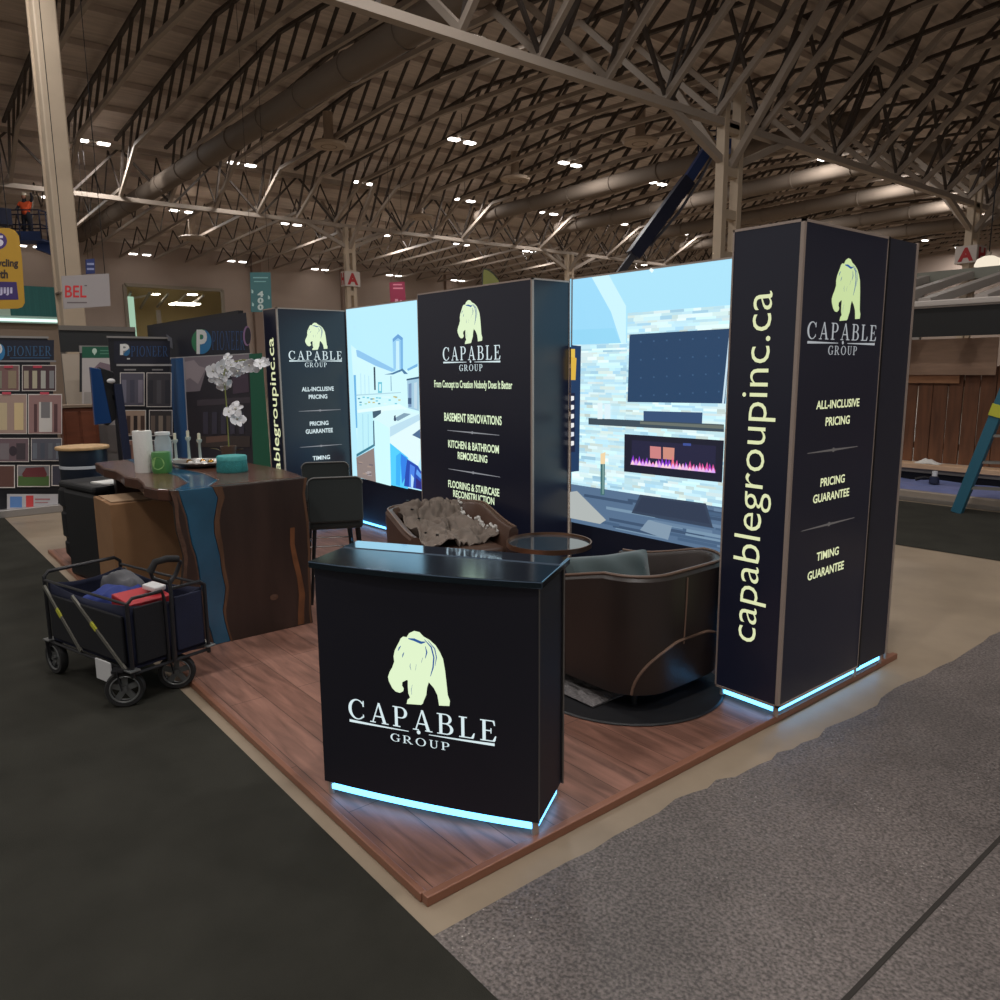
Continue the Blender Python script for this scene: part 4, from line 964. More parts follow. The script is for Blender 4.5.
for u, v, k in ((213, 371, 1), (219, 378, 1), (224, 384, 1.1), (227, 371, 1), (221, 366, 1), (231, 365, .8), (237, 371, 1), (243, 367, 1), (249, 365, .95), (255, 366, .9), (260, 364, .85), (265, 362, .7), (229, 412, .8), (236, 409, 1.1), (237, 419, 1.15), (214, 378, .8), (228, 358, .7)):
    c = op(u, v, random.uniform(-.05, .03)); n = ((CO - c).normalized() + Vector((random.uniform(-.5, .5), random.uniform(-.5, .5), random.uniform(-.5, .4)))).normalized(); ax = n.cross(Z_).normalized(); ay = ax.cross(n).normalized(); fl = MB(); a0 = random.uniform(0, 2)
    tilt = n * random.uniform(-.02, .02)
    for q in range(5):
        a = a0 + q * 2 * PI / 5; d = ax * math.cos(a) + ay * math.sin(a); e = ax * -math.sin(a) + ay * math.cos(a); R_ = .066 * k; wd = (.020 if q % 2 else .034) * k
        fl.add([c + d * .004, c + d * R_ * .3 - e * wd * .8 + n * .004, c + d * R_ * .68 - e * wd + n * .010, c + d * R_ * .95 - e * wd * .4 + tilt, c + d * R_ + n * .004 + tilt, c + d * R_ * .95 + e * wd * .4 + tilt, c + d * R_ * .68 + e * wd + n * .010, c + d * R_ * .3 + e * wd * .8 + n * .004], [(0, 1, 2, 3, 4, 5, 6, 7)])
    o = fl.build('flower', PET, t, world=True, solid=.002)
    MB().ball(c + n * .008, .009 * k, 8, 6).build('lip', LIP, o, world=True, smooth=True)

# ---- cardboard box and cases behind the wagon
CARD = mat('cardboard', (150, 112, 78), .85, noise=.08, nscale=5); CARD2 = mat('packing_tape', (170, 134, 98), .4)
t = thing('cardboard_box', 'tall brown cardboard box under the left edge of the bar table', 'box', (-6.08, 1.55, 0))
MB().box(-6.36, -5.86, 1.245, 1.27, .0, .86).build('carton', CARD, t, world=True)
o = MB().box(-6.36, -5.86, 1.265, 1.88, .0, .862).build('carton_body', CARD, t, world=True, bev=.004)
bpy.data.objects.remove(t.children[0])
MB().box(-6.13, -6.07, 1.263, 1.88, .862, .865).build('tape_strip', CARD2, t, world=True)
MB().box(-6.3, -5.92, 1.29, 1.54, .866, .872).build('top_flap', mat('pale_flap', (176, 146, 116), .85), t, world=True)
BC = mat('black_molded_case', (24, 25, 28), .5, spec=.4, noise=.1, nscale=6, bump=.1, bscale=40)
t = thing('rolling_case', 'black moulded rolling case topped as a podium with a round wooden lid', 'case', (-8.1, 1.56, 0))
t.matrix_basis = t.matrix_basis @ Matrix.Diagonal((.86, .86, 1, 1))
prof_ = [(0, .05), (.22, .05), (.255, .10), (.255, .20), (.24, .215), (.24, .25), (.265, .27), (.265, .48), (.245, .50), (.245, .54), (.27, .56), (.27, .70), (.235, .735), (0, .735)]
MB().lathe(prof_, n=28).build('case_body', BC, t, smooth=True)
for a in (-.5, .6): MB().tube([(.27 * math.cos(a - .25), .27 * math.sin(a - .25), .62), (.31 * math.cos(a - .2), .31 * math.sin(a - .2), .6), (.31 * math.cos(a + .2), .31 * math.sin(a + .2), .6), (.27 * math.cos(a + .25), .27 * math.sin(a + .25), .62)], .014, 8).build('handle', LEGB, t, smooth=True)
for a in (.4, 2.0, 3.6, 5.2): MB().ball((.2 * math.cos(a), .2 * math.sin(a), .028), .028, 10, 6).build('wheel', LEGB, t, smooth=True)
MB().lathe([(0, .735), (.232, .735), (.236, .75), (.236, 1.07), (0, 1.07)], n=40).build('fabric_wrap', mat('blue_black_wrap', (26, 34, 48), .35, spec=.6), t, smooth=True)
MB().lathe([(.238, .895), (.241, .897), (.241, .921), (.238, .923)], n=40).build('white_band', mat('white_band', (200, 204, 210), .5), t, smooth=True)
MB().lathe([(0, 1.07), (.262, 1.07), (.267, 1.078), (.267, 1.09), (.262, 1.097), (0, 1.097)], n=44).build('wooden_lid', mat('pine_lid', (196, 158, 112), .5, noise=.1, nscale=3, stretch=(1, 8, 1)), t, smooth=True)
t = thing('storage_case', 'low black plastic case behind the cardboard box, papers on its lid', 'case', (-7.25, 1.62, 0), .2)
MB().box(-.34, .30, -.30, .26, .02, .80).build('case_shell', BC, t, bev=.04)
MB().box(-.36, .32, -.32, .28, .80, .86).build('lid', BC, t, bev=.02)
for s in (-1, 1): MB().box(.30, .33, s * .16 - .04, s * .16 + .04, .70, .84).build('latch', DARKM, t, bev=.005)
pp_ = MB().box(-.14, .14, -.11, .11, 0, .012).build('paper_stack', mat('white_paper', (0, 0, 0)), None); pp_.matrix_basis = Matrix.Translation((-7.05, 1.56, .861)) @ Rz(18)
tag(pp_, 'white sheets of paper lying on the low black case', 'papers')

# ================================================================== FOLDING WAGON
wg = thing('folding_wagon', 'navy folding wagon with black frame parked on the charcoal carpet', 'wagon', (-4.737, 1.055, .006), math.radians(16))
FR = mat('wagon_frame', (44, 44, 47), .4, .3); FAB = mat('navy_canvas', (20, 26, 52), .8, noise=.15, nscale=8, bump=.2, bscale=200); FABB = mat('black_canvas', (17, 18, 24), .85, bump=.2, bscale=200)
xf, xr, yl, yr = .437, -.437, -.23, .23; zt = .575
fr = MB()
def post(x, y): fr.tube([(x, y, .17), (x, y, zt)], .011, 8)
for x in (xf, xr):
    for y in (yl, yr): post(x, y)
for x, dz_ in ((xf, .0), (xr, .05)):
    s_ = 1 if x > 0 else -1
    if x < 0: fr.tube([(x, yl, zt - .02), (x, yl, zt + .02), (x + s_ * .01, yl + .03, zt + .045), (x + s_ * .01, yr - .03, zt + .045), (x, yr, zt + .02), (x, yr, zt - .02)], .011, 8)
    else:
        fr.tube([(x, yl, zt - .03), (x, yl, zt), (x, yl + .03, zt + .025), (x, -.03, zt + .025), (x, -.02, zt - .02), (x, -.02, .2)], .010, 8)
        fr.tube([(x, yr, zt - .03), (x, yr, zt), (x, yr - .03, zt + .025), (x, .03, zt + .025), (x, .02, zt - .02), (x, .02, .2)], .010, 8)
for y in (yl, yr):
    fr.tube([(xr, y, .20), (xf, y, .20)], .009, 8)
    fr.tube([(xr, y, zt), (xf, y, zt)], .008, 8)
fr.tube([(xf, yl, .19), (xf, yr, .19)], .010, 8); fr.tube([(xr, yl, .19), (xr, yr, .19)], .010, 8)
fr.build('frame', FR, wg, smooth=True)
AL = mat('pale_steel_rod', (128, 126, 118), .4, .5)
for y in (yl - .014, yr + .014):
    for a, b in (((xr + .02, y, zt - .03), (-.06, y, .22)), ((-.10, y, zt - .04), (xf - .04, y, .21))):
        o = MB().bar(a, b, .012, .02).build('brace_rod', AL, wg)
        p = Vector(a).lerp(Vector(b), .42); MB().bar(p - (Vector(b) - Vector(a)).normalized() * .03, p + (Vector(b) - Vector(a)).normalized() * .03, .014, .023).build('yellow_tag', mat('yellow_tag', (190, 190, 60), .6), o)
bag = MB(); N = 16
def side(a, b, nx_, ny_):
    vs = []
    for i in range(N + 1):
        for j in range(7):
            f, g = i / N, j / 6; x = a[0] + (b[0] - a[0]) * f; y = a[1] + (b[1] - a[1]) * f; z = .22 + (zt - .235) * g - (.03 * math.sin(PI * f) if j == 6 else 0)
            k = .014 * math.sin(PI * f) * math.sin(PI * g) + .006 * mnoise.noise(Vector((f * 6, g * 5, a[0] * 3 + a[1])))
            vs.append((x + nx_ * k, y + ny_ * k, z))
    bag.add(vs, [(i * 7 + j, (i + 1) * 7 + j, (i + 1) * 7 + j + 1, i * 7 + j + 1) for i in range(N) for j in range(6)])
i_ = .012
side((xr + i_, yl + i_), (xf - i_, yl + i_), 0, -1); side((xf - i_, yl + i_), (xf - i_, yr - i_), 1, 0); side((xf - i_, yr - i_), (xr + i_, yr - i_), 0, 1); side((xr + i_, yr - i_), (xr + i_, yl + i_), -1, 0)
bag.box(xr + i_, xf - i_, yl + i_, yr - i_, .21, .222)
bag.build('canvas_bag', FAB, wg, smooth=True, solid=.006)
MB().box(xf - .004, xf + .012, yl + .03, -.035, .24, .55).build('front_pocket', FABB, wg, bev=.006); MB().box(xf - .004, xf + .012, .035, yr - .03, .24, .55).build('front_pocket', FAB, wg, bev=.006)
MB().box(xr + .05, xf - .05, yl - .012, yl + .006, .24, .50).build('side_pocket', FABB, wg, bev=.006)
hd_ = MB(); hd_.tube([(xf + .03, -.006, .20), (xf + .045, -.004, .60), (xf + .03, .0, .66)], .011, 8); hd_.tube([(xf + .03, .0, .64), (xf + .0, -.075, .68), (xf - .005, -.085, .735), (xf + .02, -.05, .77), (xf + .035, .03, .775), (xf + .03, .075, .745), (xf + .02, .05, .68), (xf + .03, .0, .64)], .012, 8)
hd_.build('pull_handle', FR, wg, smooth=True)
MB().tube([(xf - .0, -.088, .715), (xf + .01, -.06, .768), (xf + .03, .0, .778), (xf + .033, .06, .765)], .019, 10).build('foam_grip', mat('foam_grip', (30, 30, 32), .8), wg, smooth=True)
WR = .100
wi = wg.matrix_basis.inverted(); wf = [wi @ Vector(q) for q in ((-4.32, .925, 0), (-4.39, 1.215, 0), (-5.09, .735, 0))]
for x, y, sw, px_, py_ in ((wf[0].x, wf[0].y, 52, xf, yl), (wf[1].x, wf[1].y, 48, xf, yr), (wf[2].x, wf[2].y, 0, xr, yl), (xr + .02, yr - .05, 0, xr, yr)):
    s_ = -1 if y < 0 else 1; yw = y
    a = math.radians(sw)
    R3 = Matrix.Translation(Vector((x, yw, WR))) @ Matrix.Rotation(a, 4, 'Z')
    def wpart(name, mb, m, par, **k):
        mb.v = [R3 @ v for v in mb.v]; return mb.build(name, m, par, **k)
    ty = MB(); prof2 = [(WR - .028, -.02), (WR - .006, -.022), (WR, -.012), (WR, .012), (WR - .006, .022), (WR - .028, .02), (WR - .028, -.02)]
    n = 32
    vs = [(r_ * math.cos(2 * PI * j / n), yy, r_ * math.sin(2 * PI * j / n)) for r_, yy in prof2 for j in range(n)]
    ty.add(vs, [(i * n + j, i * n + (j + 1) % n, (i + 1) * n + (j + 1) % n, (i + 1) * n + j) for i in range(len(prof2) - 1) for j in range(n)])
    wo = wpart('wheel', ty, mat('black_tyre', (30, 30, 31), .75), wg, smooth=True)
    rm = MB(); rm.tube([((WR - .028) * math.cos(2 * PI * j / 28), -.018, (WR - .028) * math.sin(2 * PI * j / 28)) for j in range(29)], .005, 6); rm.tube([((WR - .028) * math.cos(2 * PI * j / 28), .018, (WR - .028) * math.sin(2 * PI * j / 28)) for j in range(29)], .005, 6)
    for q in range(5):
        b = 2 * PI * q / 5 + .3; rm.bar((0, 0, 0), ((WR - .026) * math.cos(b), 0, (WR - .026) * math.sin(b)), .012, .03)
    rm.cyl((0, -.026, 0), (0, .026, 0), .014, n=14)
    wpart('rim', rm, mat('grey_rim', (120, 122, 122), .35, .5), wo, smooth=True)
    fk = MB(); fk.bar((-.01, -.032, .0), (-.03, -.032, .105), .022, .006); fk.bar((-.01, .032, 0), (-.03, .032, .105), .022, .006); fk.box(-.055, .0, -.036, .036, .10, .112); fk.cyl((-.03, 0, .11), (-.03, 0, .115), .014, n=10)
    ri = R3.inverted(); fk.bar(ri @ Vector((px_, py_, .215)), (-.03, 0, .108), .03, .014)
    wpart('wheel_fork', fk, FR, wo)
    MB().box(px_ - .035, px_ + .03, py_ - .03, py_ + .03, .208, .218).build('corner_plate', mat('grey_rim', (0, 0, 0)), wg, bev=.003)
# what lies in the wagon
def in_wagon(p): return wg.matrix_basis @ Vector(p)
def lump(u, v):
    p = Vector((-.27 + .46 * u, -.15 + .30 * v, .50 + .05 * math.sin(PI * u) * math.sin(PI * v) + .05 * mnoise.noise(Vector((u * 4, v * 4, 8)))))
    if u in (0, 1) or v in (0, 1): p.z = .40
    return in_wagon(p)
o = cloth_heap('cloth_bundle', 18, 14, lump, mat('royal_blue_cloth', (44, 60, 128), .85, noise=.2, nscale=10), None); tag(o, 'crumpled royal blue cloth bundled inside the folding wagon', 'cloth')
o = MB().box(-.10, .10, -.14, .10, -.04, .035).build('red_carton', mat('red_carton', (176, 44, 52), .5), None, bev=.006); o.matrix_basis = Matrix.Translation(in_wagon((.27, -.03, .525))) @ Rz(14) @ Ry(8); tag(o, 'flat red box lying at the front of the folding wagon', 'box')
o = MB().box(-.05, .05, -.04, .04, 0, .03).build('white_packet', mat('white_packet', (214, 214, 214), .6), None, bev=.008); o.matrix_basis = Matrix.Translation(in_wagon((.28, .02, .572))) @ Rz(30) @ Ry(8); tag(o, 'small white packet on the red box in the wagon', 'packet')
def lump2(u, v):
    p = Vector((-.34 + .34 * u, .02 + .15 * v, .54 + .06 * math.sin(PI * u) * math.sin(PI * v) + .05 * mnoise.noise(Vector((u * 5, v * 3, 3)))))
    if u in (0, 1) or v in (0, 1): p.z = .42
    return in_wagon(p)
o = cloth_heap('grey_jacket', 14, 10, lump2, mat('grey_canvas', (92, 92, 96), .85, noise=.2, nscale=10), None); tag(o, 'grey jacket stuffed at the back of the folding wagon', 'jacket')
MB().box(.12, .27, -.262, -.254, .11, .225).build('white_care_card', mat('white_packet', (0, 0, 0)), wg)

# ================================================================== NEIGHBOURING BOOTHS, LEFT
class Flat(MB):
    """printed face of a board: coloured shapes laid on the plane axis = value, facing the viewer's side"""
    def __init__(s, axis, val, sign): super().__init__(); s.ax = axis; s.val = val; s.sg = sign; s.k = 0
    def pt(s, u, v):
        q = s.val + s.sg * .0006 * s.k
        return at(u, v, x=q) if s.ax == 'x' else at(u, v, y=q)
    def p(s, pts, rgb):
        s.ink = lin(rgb); s.k += 1; s.poly([s.pt(u, v) for u, v in pts]); return s
    def r(s, u0, v0, u1, v1, rgb): return s.p([(u0, v0), (u1, v0), (u1, v1), (u0, v1)], rgb)
    def disc(s, u, v, ru, rv, rgb, t0=0, t1=360):
        n = 20; return s.p([(u + ru * math.cos(math.radians(t0 + (t1 - t0) * i / n)), v + rv * math.sin(math.radians(t0 + (t1 - t0) * i / n))) for i in range(n + (0 if t1 - t0 == 360 else 1))], rgb)
    def t(s, shape, u0, v0, u1, v1, rgb):
        s.ink = lin(rgb); s.k += 1; vs, fs = shape; xs = [a for a, b in vs]; ys = [b for a, b in vs]
        s.add([s.pt(u0 + (a - min(xs)) / (max(xs) - min(xs)) * (u1 - u0), v1 - (b - min(ys)) / (max(ys) - min(ys)) * (v1 - v0)) for a, b in vs], fs); return s
PRINT = print_mat('printed_board', False)
INKW = (150, 146, 144)
def plogo(F, u, v, ru, rv):
    F.disc(u, v, ru, rv, (44, 110, 76)); F.disc(u, v, ru, rv, (40, 104, 150), -70, 110); F.t(text2d('P', .03), u - ru * .5, v - rv * .95, u + ru * .55, v + rv * 1.0, (190, 192, 192))
def door_photo(F, u0, v0, u1, v1, bg_, leaf, n=3):
    F.r(u0, v0, u1, v1, (190, 184, 180)); F.r(u0 + .7, v0 + .7, u1 - .7, v1 - .7, bg_); w_ = (u1 - u0) / n
    for i in range(n):
        c = leaf[i % len(leaf)]; F.r(u0 + w_ * (i + .22), v0 + (v1 - v0) * .22, u0 + w_ * (i + .78), v1 - (v1 - v0) * .1, c)
# roll-up stand at the left edge
X1 = -11.3
yL, yR = .88, at(57, 430, x=X1).y
t = thing('banner_stand', 'dark banner stand with door photographs at the left edge, by the charcoal carpet', 'banner stand', (X1, (yL + yR) / 2, 0))
MB().box(X1 - .02, X1 - .002, yL, yR, .1, 2.2).build('banner_sheet', mat('dark_banner', (30, 31, 38), .5), t, world=True)
MB().box(X1 - .12, X1 + .10, yL - .02, yR + .02, 0, .10).build('base_cassette', mat('silver_cassette', (170, 166, 164), .35, .6), t, world=True, bev=.01)
MB().box(X1 - .03, X1 + .01, yL - .01, yR + .01, 2.2, 2.225).build('top_rail', mat('silver_cassette', (0, 0, 0)), t, world=True)
F = Flat('x', X1 + .001, 1)
F.r(-40, 340, 54, 361, (26, 30, 44)); plogo(F, -1, 352, 6, 8.5); F.t(serif('PIONEER', .2), 7, 346, 51.5, 356, (52, 88, 122)); F.r(10, 357.5, 50, 358.3, (52, 84, 116)); F.r(-40, 360.3, 56, 362, (120, 118, 120))
random.seed(31)
door_photo(F, -24, 365, 19.5, 391, (112, 84, 82), [(130, 116, 96), (120, 118, 104)]); door_photo(F, 22, 365, 56, 391, (70, 52, 56), [(150, 140, 124), (162, 156, 134), (158, 158, 150), (120, 120, 122)], 4)
for u in (4, 33): F.r(u, 365.5, u + 9, 368, (170, 60, 76))
door_photo(F, -22, 394, 27, 434, (150, 128, 118), [(96, 70, 64), (176, 160, 130), (190, 170, 130)], 3); F.r(28, 394, 62, 434, (190, 184, 180)); F.r(28.8, 395, 61.3, 433.5, (136, 106, 104)); F.r(39, 402, 52, 432, (184, 180, 176)); F.r(41, 402, 50, 418, (110, 108, 110)); F.r(34, 404, 37, 432, (80, 56, 58)); F.r(54, 404, 57.5, 432, (80, 56, 58))
for u in (2, 40): F.r(u, 392, u + 9, 394.5, (176, 70, 84))
door_photo(F, -20, 438, 29, 462, (100, 82, 88), [(62, 50, 60), (112, 104, 108), (62, 54, 60)], 3); F.disc(13, 451, 4, 5, (52, 44, 52)); door_photo(F, 31, 438, 62, 461, (84, 84, 94), [(100, 106, 116), (74, 80, 92), (96, 100, 108)], 4)
F.r(-20, 465, 15, 488, (190, 184, 180)); F.r(-19, 466, 14, 487, (88, 60, 54)); F.r(17, 465, 50, 487, (190, 184, 180)); F.r(18, 466, 49, 486, (110, 108, 112)); F.r(18, 476, 49, 486, (70, 96, 52)); F.p([(22, 474), (26, 468), (44, 467), (47, 474), (46, 477), (23, 477)], (96, 44, 48)); F.r(51.5, 465, 64, 486, (190, 184, 180)); F.r(52.5, 466, 63, 485, (58, 58, 70))
F.r(7, 494, 58, 510, (168, 166, 170)); F.r(10, 496.5, 22, 507.5, (84, 122, 176)); F.r(26, 495.5, 33.5, 507, (184, 62, 64)); F.r(35, 498.5, 50, 500, (150, 100, 104)); F.r(35, 502, 48, 503, (150, 110, 112))
F.build('door_photo_print', PRINT, t, world=True)
# second stand, behind the bar table
X2 = -10.9
ya, yb = at(113.5, 400, x=X2).y, at(172, 400, x=X2).y
t = thing('banner_stand', 'dark banner stand with four framed door photographs behind the paper towel roll', 'banner stand', (X2, (ya + yb) / 2, 0))
zt2 = at(140, 338.5, x=X2).z
MB().box(X2 - .02, X2 - .002, ya, yb, .1, zt2).build('banner_sheet', mat('dark_banner', (0, 0, 0)), t, world=True)
MB().box(X2 - .12, X2 + .08, ya - .02, yb + .02, 0, .10).build('base_cassette', mat('silver_cassette', (0, 0, 0)), t, world=True, bev=.01)
MB().box(X2 - .03, X2 + .01, ya - .01, yb + .01, zt2, zt2 + .025).build('top_rail', mat('silver_cassette', (0, 0, 0)), t, world=True)
F = Flat('x', X2 + .001, 1)
F.r(114, 341, 170, 363.5, (25, 27, 40)); F.r(116.5, 364, 172, 366, (140, 138, 138)); F.disc(125, 349.5, 5, 6, (120, 124, 124)); F.disc(126, 351, 4, 5, (36, 90, 130), -40, 140); F.t(text2d('P', .04), 120, 344, 129, 355, (196, 196, 194)); F.t(serif('PIONEER', .2), 131, 346, 168, 356.5, (44, 72, 112)); F.r(127, 358, 130, 359.5, (170, 170, 168))
F.r(124, 369, 136, 370.5, (120, 118, 118)); F.r(152, 369, 163, 370.5, (120, 118, 118))
for (u0, v0, u1, v1, bgc, lf) in ((120, 372.5, 144.5, 406, (74, 72, 84), [(100, 98, 112), (60, 60, 74), (110, 104, 116)]), (146.5, 372.5, 171.5, 407, (58, 56, 60), [(46, 46, 52), (74, 72, 76), (46, 46, 52)]), (125, 410, 146, 436, (150, 128, 112), [(70, 52, 46), (46, 36, 36)]), (149, 410, 172.5, 436, (52, 48, 48), [(96, 84, 76), (120, 108, 96)]), (126, 440, 147, 462, (140, 104, 92), [(90, 66, 62)]), (150, 440, 173, 462, (60, 56, 58), [(96, 90, 90)])):
    door_photo(F, u0, v0, u1, v1, bgc, lf)
F.build('door_photo_print', PRINT, t, world=True)
# third: wide back wall with a house picture
Y3 = 3.33
t = thing('booth_backdrop', 'wide dark backdrop with a house picture and blue and green stripes behind the orchid', 'backdrop', (-10.75, Y3, 0))
MB().box(at(153, 400, y=Y3).x, -8.62, Y3 + .002, Y3 + .06, 0, 2.44).build('panel', mat('dark_banner', (0, 0, 0)), t, world=True)
F = Flat('y', Y3 + .001, -1)
F.p([(150, 328), (246, 312.5), (250, 353.5), (170, 358)], (28, 30, 40)); F.p([(170, 357.5), (252, 353), (252, 354.8), (170, 359.5)], (150, 148, 150))
plogo(F, 201.5, 341.5, 10, 12.5); F.t(serif('PIONEER', .2), 212, 331, 245, 350, (46, 72, 112)); F.disc(247, 336, 4, 10, (120, 92, 128)); F.disc(247.8, 336, 3, 8.6, (28, 30, 40)); F.p([(166, 334), (172, 338), (173, 349), (170, 347)], (86, 88, 98))
F.p([(171, 358.5), (183, 357.7), (190, 480), (174, 480)], (28, 74, 120)); F.p([(183, 357.7), (184.3, 357.6), (191.5, 480), (190, 480)], (140, 138, 144))
F.p([(184.3, 357.6), (250, 354.2), (255, 480), (191.5, 480)], (112, 104, 112))
F.p([(186, 392), (200, 391), (206, 370), (214, 364), (222, 372), (232, 366), (250, 373), (254, 480), (191, 480)], (36, 34, 42))
F.p([(184.5, 362), (194, 360), (199, 366), (206, 368), (198, 384), (190, 378), (186, 380)], (140, 130, 136)); F.p([(197, 400), (250, 397), (250, 403), (197, 406)], (60, 54, 62)); F.p([(232, 375), (248, 374), (249, 392), (233, 394)], (66, 54, 68))
for k in range(5): F.r(203 + k * 9, 412, 208 + k * 9, 434, (54, 52, 66))
F.r(196, 436, 250, 447, (56, 48, 46)); F.p([(206, 437), (228, 435), (228, 441), (206, 443)], (92, 70, 62))
F.p([(249, 354), (262, 353), (272, 480), (254, 480)], (22, 84, 62))
F.build('house_print', PRINT, t, world=True)
# header board, posters and furniture between them
t = thing('booth_header', 'long charcoal header board over the far booth at the left, left of the second stand', 'header board', (-13.2, 2.9, 0))
XB = -13.2
y0_, y1_ = at(60, 340, x=XB).y, at(136, 340, x=XB).y; z0_, z1_ = at(90, 352, x=XB).z, at(90, 326, x=XB).z
MB().box(XB - .05, XB, y0_, y1_, z0_, z1_ - .07).build('board', mat('charcoal_board', (38, 40, 42), .6), t, world=True)
MB().box(XB - .07, XB + .02, y0_, y1_, z1_ - .07, z1_).build('top_rail', mat('grey_rail', (112, 106, 100), .5), t, world=True)
for yy in (y0_ + .03, y1_ - .03): MB().box(XB - .05, XB - .01, yy - .03, yy + .03, 0, z0_).build('upright', mat('grey_rail', (0, 0, 0)), t, world=True)
def board(name, label, cat, X, u0, v0, u1, v1, colr, draw=None, to_floor=True):
    a, b = at(u0, v1, x=X), at(u1, v0, x=X); a2 = at(u0, v0, x=X)
    t = thing(name, label, cat, (X, (a.y + b.y) / 2, 0))
    MB().box(X - .04, X - .002, a2.y, b.y, a.z, b.z).build('panel', colr, t, world=True)
    if to_floor and a.z > .1:
        for yy in (a2.y + .05, b.y - .05): MB().box(X - .06, X - .04, yy - .02, yy + .02, 0, b.z - .1).build('stand_leg', DARKM, t, world=True)
    if draw:
        F = Flat('x', X, 1); draw(F); F.build('printed_face', PRINT, t, world=True)
    return t
board('beige_partition', 'pale beige display panel behind the left banner stand', 'panel', -12.9, 62, 354, 79, 407, mat('pale_beige', (186, 172, 156), .7))
def dgreen(F):
    F.r(82, 346.5, 118, 358, (30, 82, 62)); F.disc(94.5, 351, 2.4, 2.8, (170, 190, 176)); F.p([(93, 352.5), (96, 352.5), (94.5, 355.5)], (170, 190, 176)); F.r(100, 350, 115, 351.2, (74, 120, 100)); F.r(100, 353, 114, 354.2, (74, 120, 100))
    F.r(82, 358, 118, 440, (166, 160, 158)); F.p([(90, 372), (100, 362), (112, 365), (116, 376), (104, 380)], (112, 96, 104)); F.r(84, 392, 117, 420, (142, 136, 132)); F.r(79.5, 353, 82, 392, (36, 36, 40)); F.r(96, 425, 117, 452, (120, 114, 112))
board('poster_stand', 'poster with a green header left of the four-door banner stand', 'poster', -12.2, 79.5, 346, 118.5, 470, mat('poster_grey', (150, 146, 144), .6), dgreen)
t = thing('wooden_cabinet', 'reddish brown wooden cabinet behind the wooden podium lid', 'cabinet', (-11.9, 2.25, 0))
a, b = at(64, 440, x=-11.9), at(97, 407, x=-11.9)
MB().box(-12.12, -11.9, a.y, b.y, 0, b.z).build('carcass', mat('red_brown_wood', (120, 66, 44), .5, noise=.15, nscale=3, stretch=(1, 1, 6)), t, world=True, bev=.01)
MB().box(-12.14, -11.87, a.y - .02, b.y + .02, b.z, b.z + .04).build('top_board', mat('pale_top', (150, 130, 112), .5), t, world=True, bev=.005)
for yy in (a.y + .03, (a.y + b.y) / 2 + .01): MB().box(-11.9, -11.885, yy, yy + (b.y - a.y) / 2 - .05, .12, b.z - .05).build('door', mat('red_brown_wood', (0, 0, 0)), t, world=True, bev=.004)
# tilted screen on a post
XS = -10.3
t = thing('display_screen', 'tall glossy blue screen on a slanted dark post left of the paper towel roll', 'screen', at(118, 480, x=XS) * 1)
t.matrix_basis.translation.z = 0
sp = [at(u, v, x=XS) for u, v in ((90, 367), (101, 369), (112, 423), (95, 425))]
MB().prism(sp, (-.06, 0, 0)).build('screen_panel', mat('blue_gloss', (24, 62, 116), .12, spec=.9), t, world=True, bev=.008)
MB().prism([at(u, v, x=XS - .065) for u, v in ((99, 367), (114, 372), (117, 418), (108, 426), (104, 424))], (-.1, 0, 0)).build('rear_housing', mat('black_plastic', (24, 25, 30), .4), t, world=True, bev=.01)
pt_ = at(117.5, 384, x=XS); pb_ = at(128, 466, x=XS)
MB().bar(pt_, pb_, .09, .05).build('post', mat('dark_blue_post', (34, 42, 68), .4), t, world=True)
MB().bar(pb_, Vector((XS - .02, pb_.y + .05, .02)), .09, .05).build('post_foot', mat('dark_blue_post', (0, 0, 0)), t, world=True)
MB().box(XS - .3, XS + .3, pb_.y - .2, pb_.y + .3, 0, .03).build('base_plate', DARKM, t, world=True)
MB().bar(at(112, 395, x=XS - .1), at(119, 400, x=XS - .02), .05).build('bracket', DARKM, t, world=True)
MB().ball(at(111, 381, x=XS + .02), .05, 10, 6, sc=(.4, 1, .6)).build('white_tag', mat('white_packet', (0, 0, 0)), t, world=True, smooth=True)

# ---- far left: teal booth, hanging signs
XT = -24.5
t = thing('teal_booth', 'teal curtained booth with a glowing white light line under the yellow sign', 'booth', (XT, 4, 0))
ys = [at(u, 300, x=XT).y for u in (-14, 25, 57, 61.5)]; zb_, zt_ = at(30, 317, x=XT).z, at(30, 286, x=XT).z
TEALC = mat('teal_curtain', (54, 112, 110), .8, noise=.12, nscale=2, stretch=(1, 8, .3))
MB().box(XT - .05, XT, ys[0], ys[2], zb_, zt_).build('curtain', TEALC, t, world=True)
MB().box(XT - .02, XT + .03, ys[2], ys[3], zb_, zt_).build('edge_post', mat('mint_post', (190, 214, 196), .5), t, world=True)
MB().box(XT - .02, XT + .02, at(-10, 300, x=XT).y, at(9, 300, x=XT).y, at(5, 320, x=XT).z, at(5, 306, x=XT).z).build('pale_panel', mat('mint_post', (0, 0, 0)), t, world=True)
yq = at(60.5, 320, x=XT).y
MB().box(XT - .02, XT + .16, ys[0], yq, at(30, 323.5, x=XT).z, at(30, 316.5, x=XT).z).build('fascia', mat('mint_fascia', (170, 200, 190), .5), t, world=True)
MB().box(XT + .16, XT + .19, ys[0], yq, at(30, 322, x=XT).z, at(30, 319.2, x=XT).z).build('light_line', emit('mint_light', (226, 250, 240), 1.3), t, world=True)
MB().box(XT - .3, XT, ys[0], yq, 0, at(30, 323.5, x=XT).z).build('lower_wall', mat('beige_lower', (150, 132, 116), .8), t, world=True)
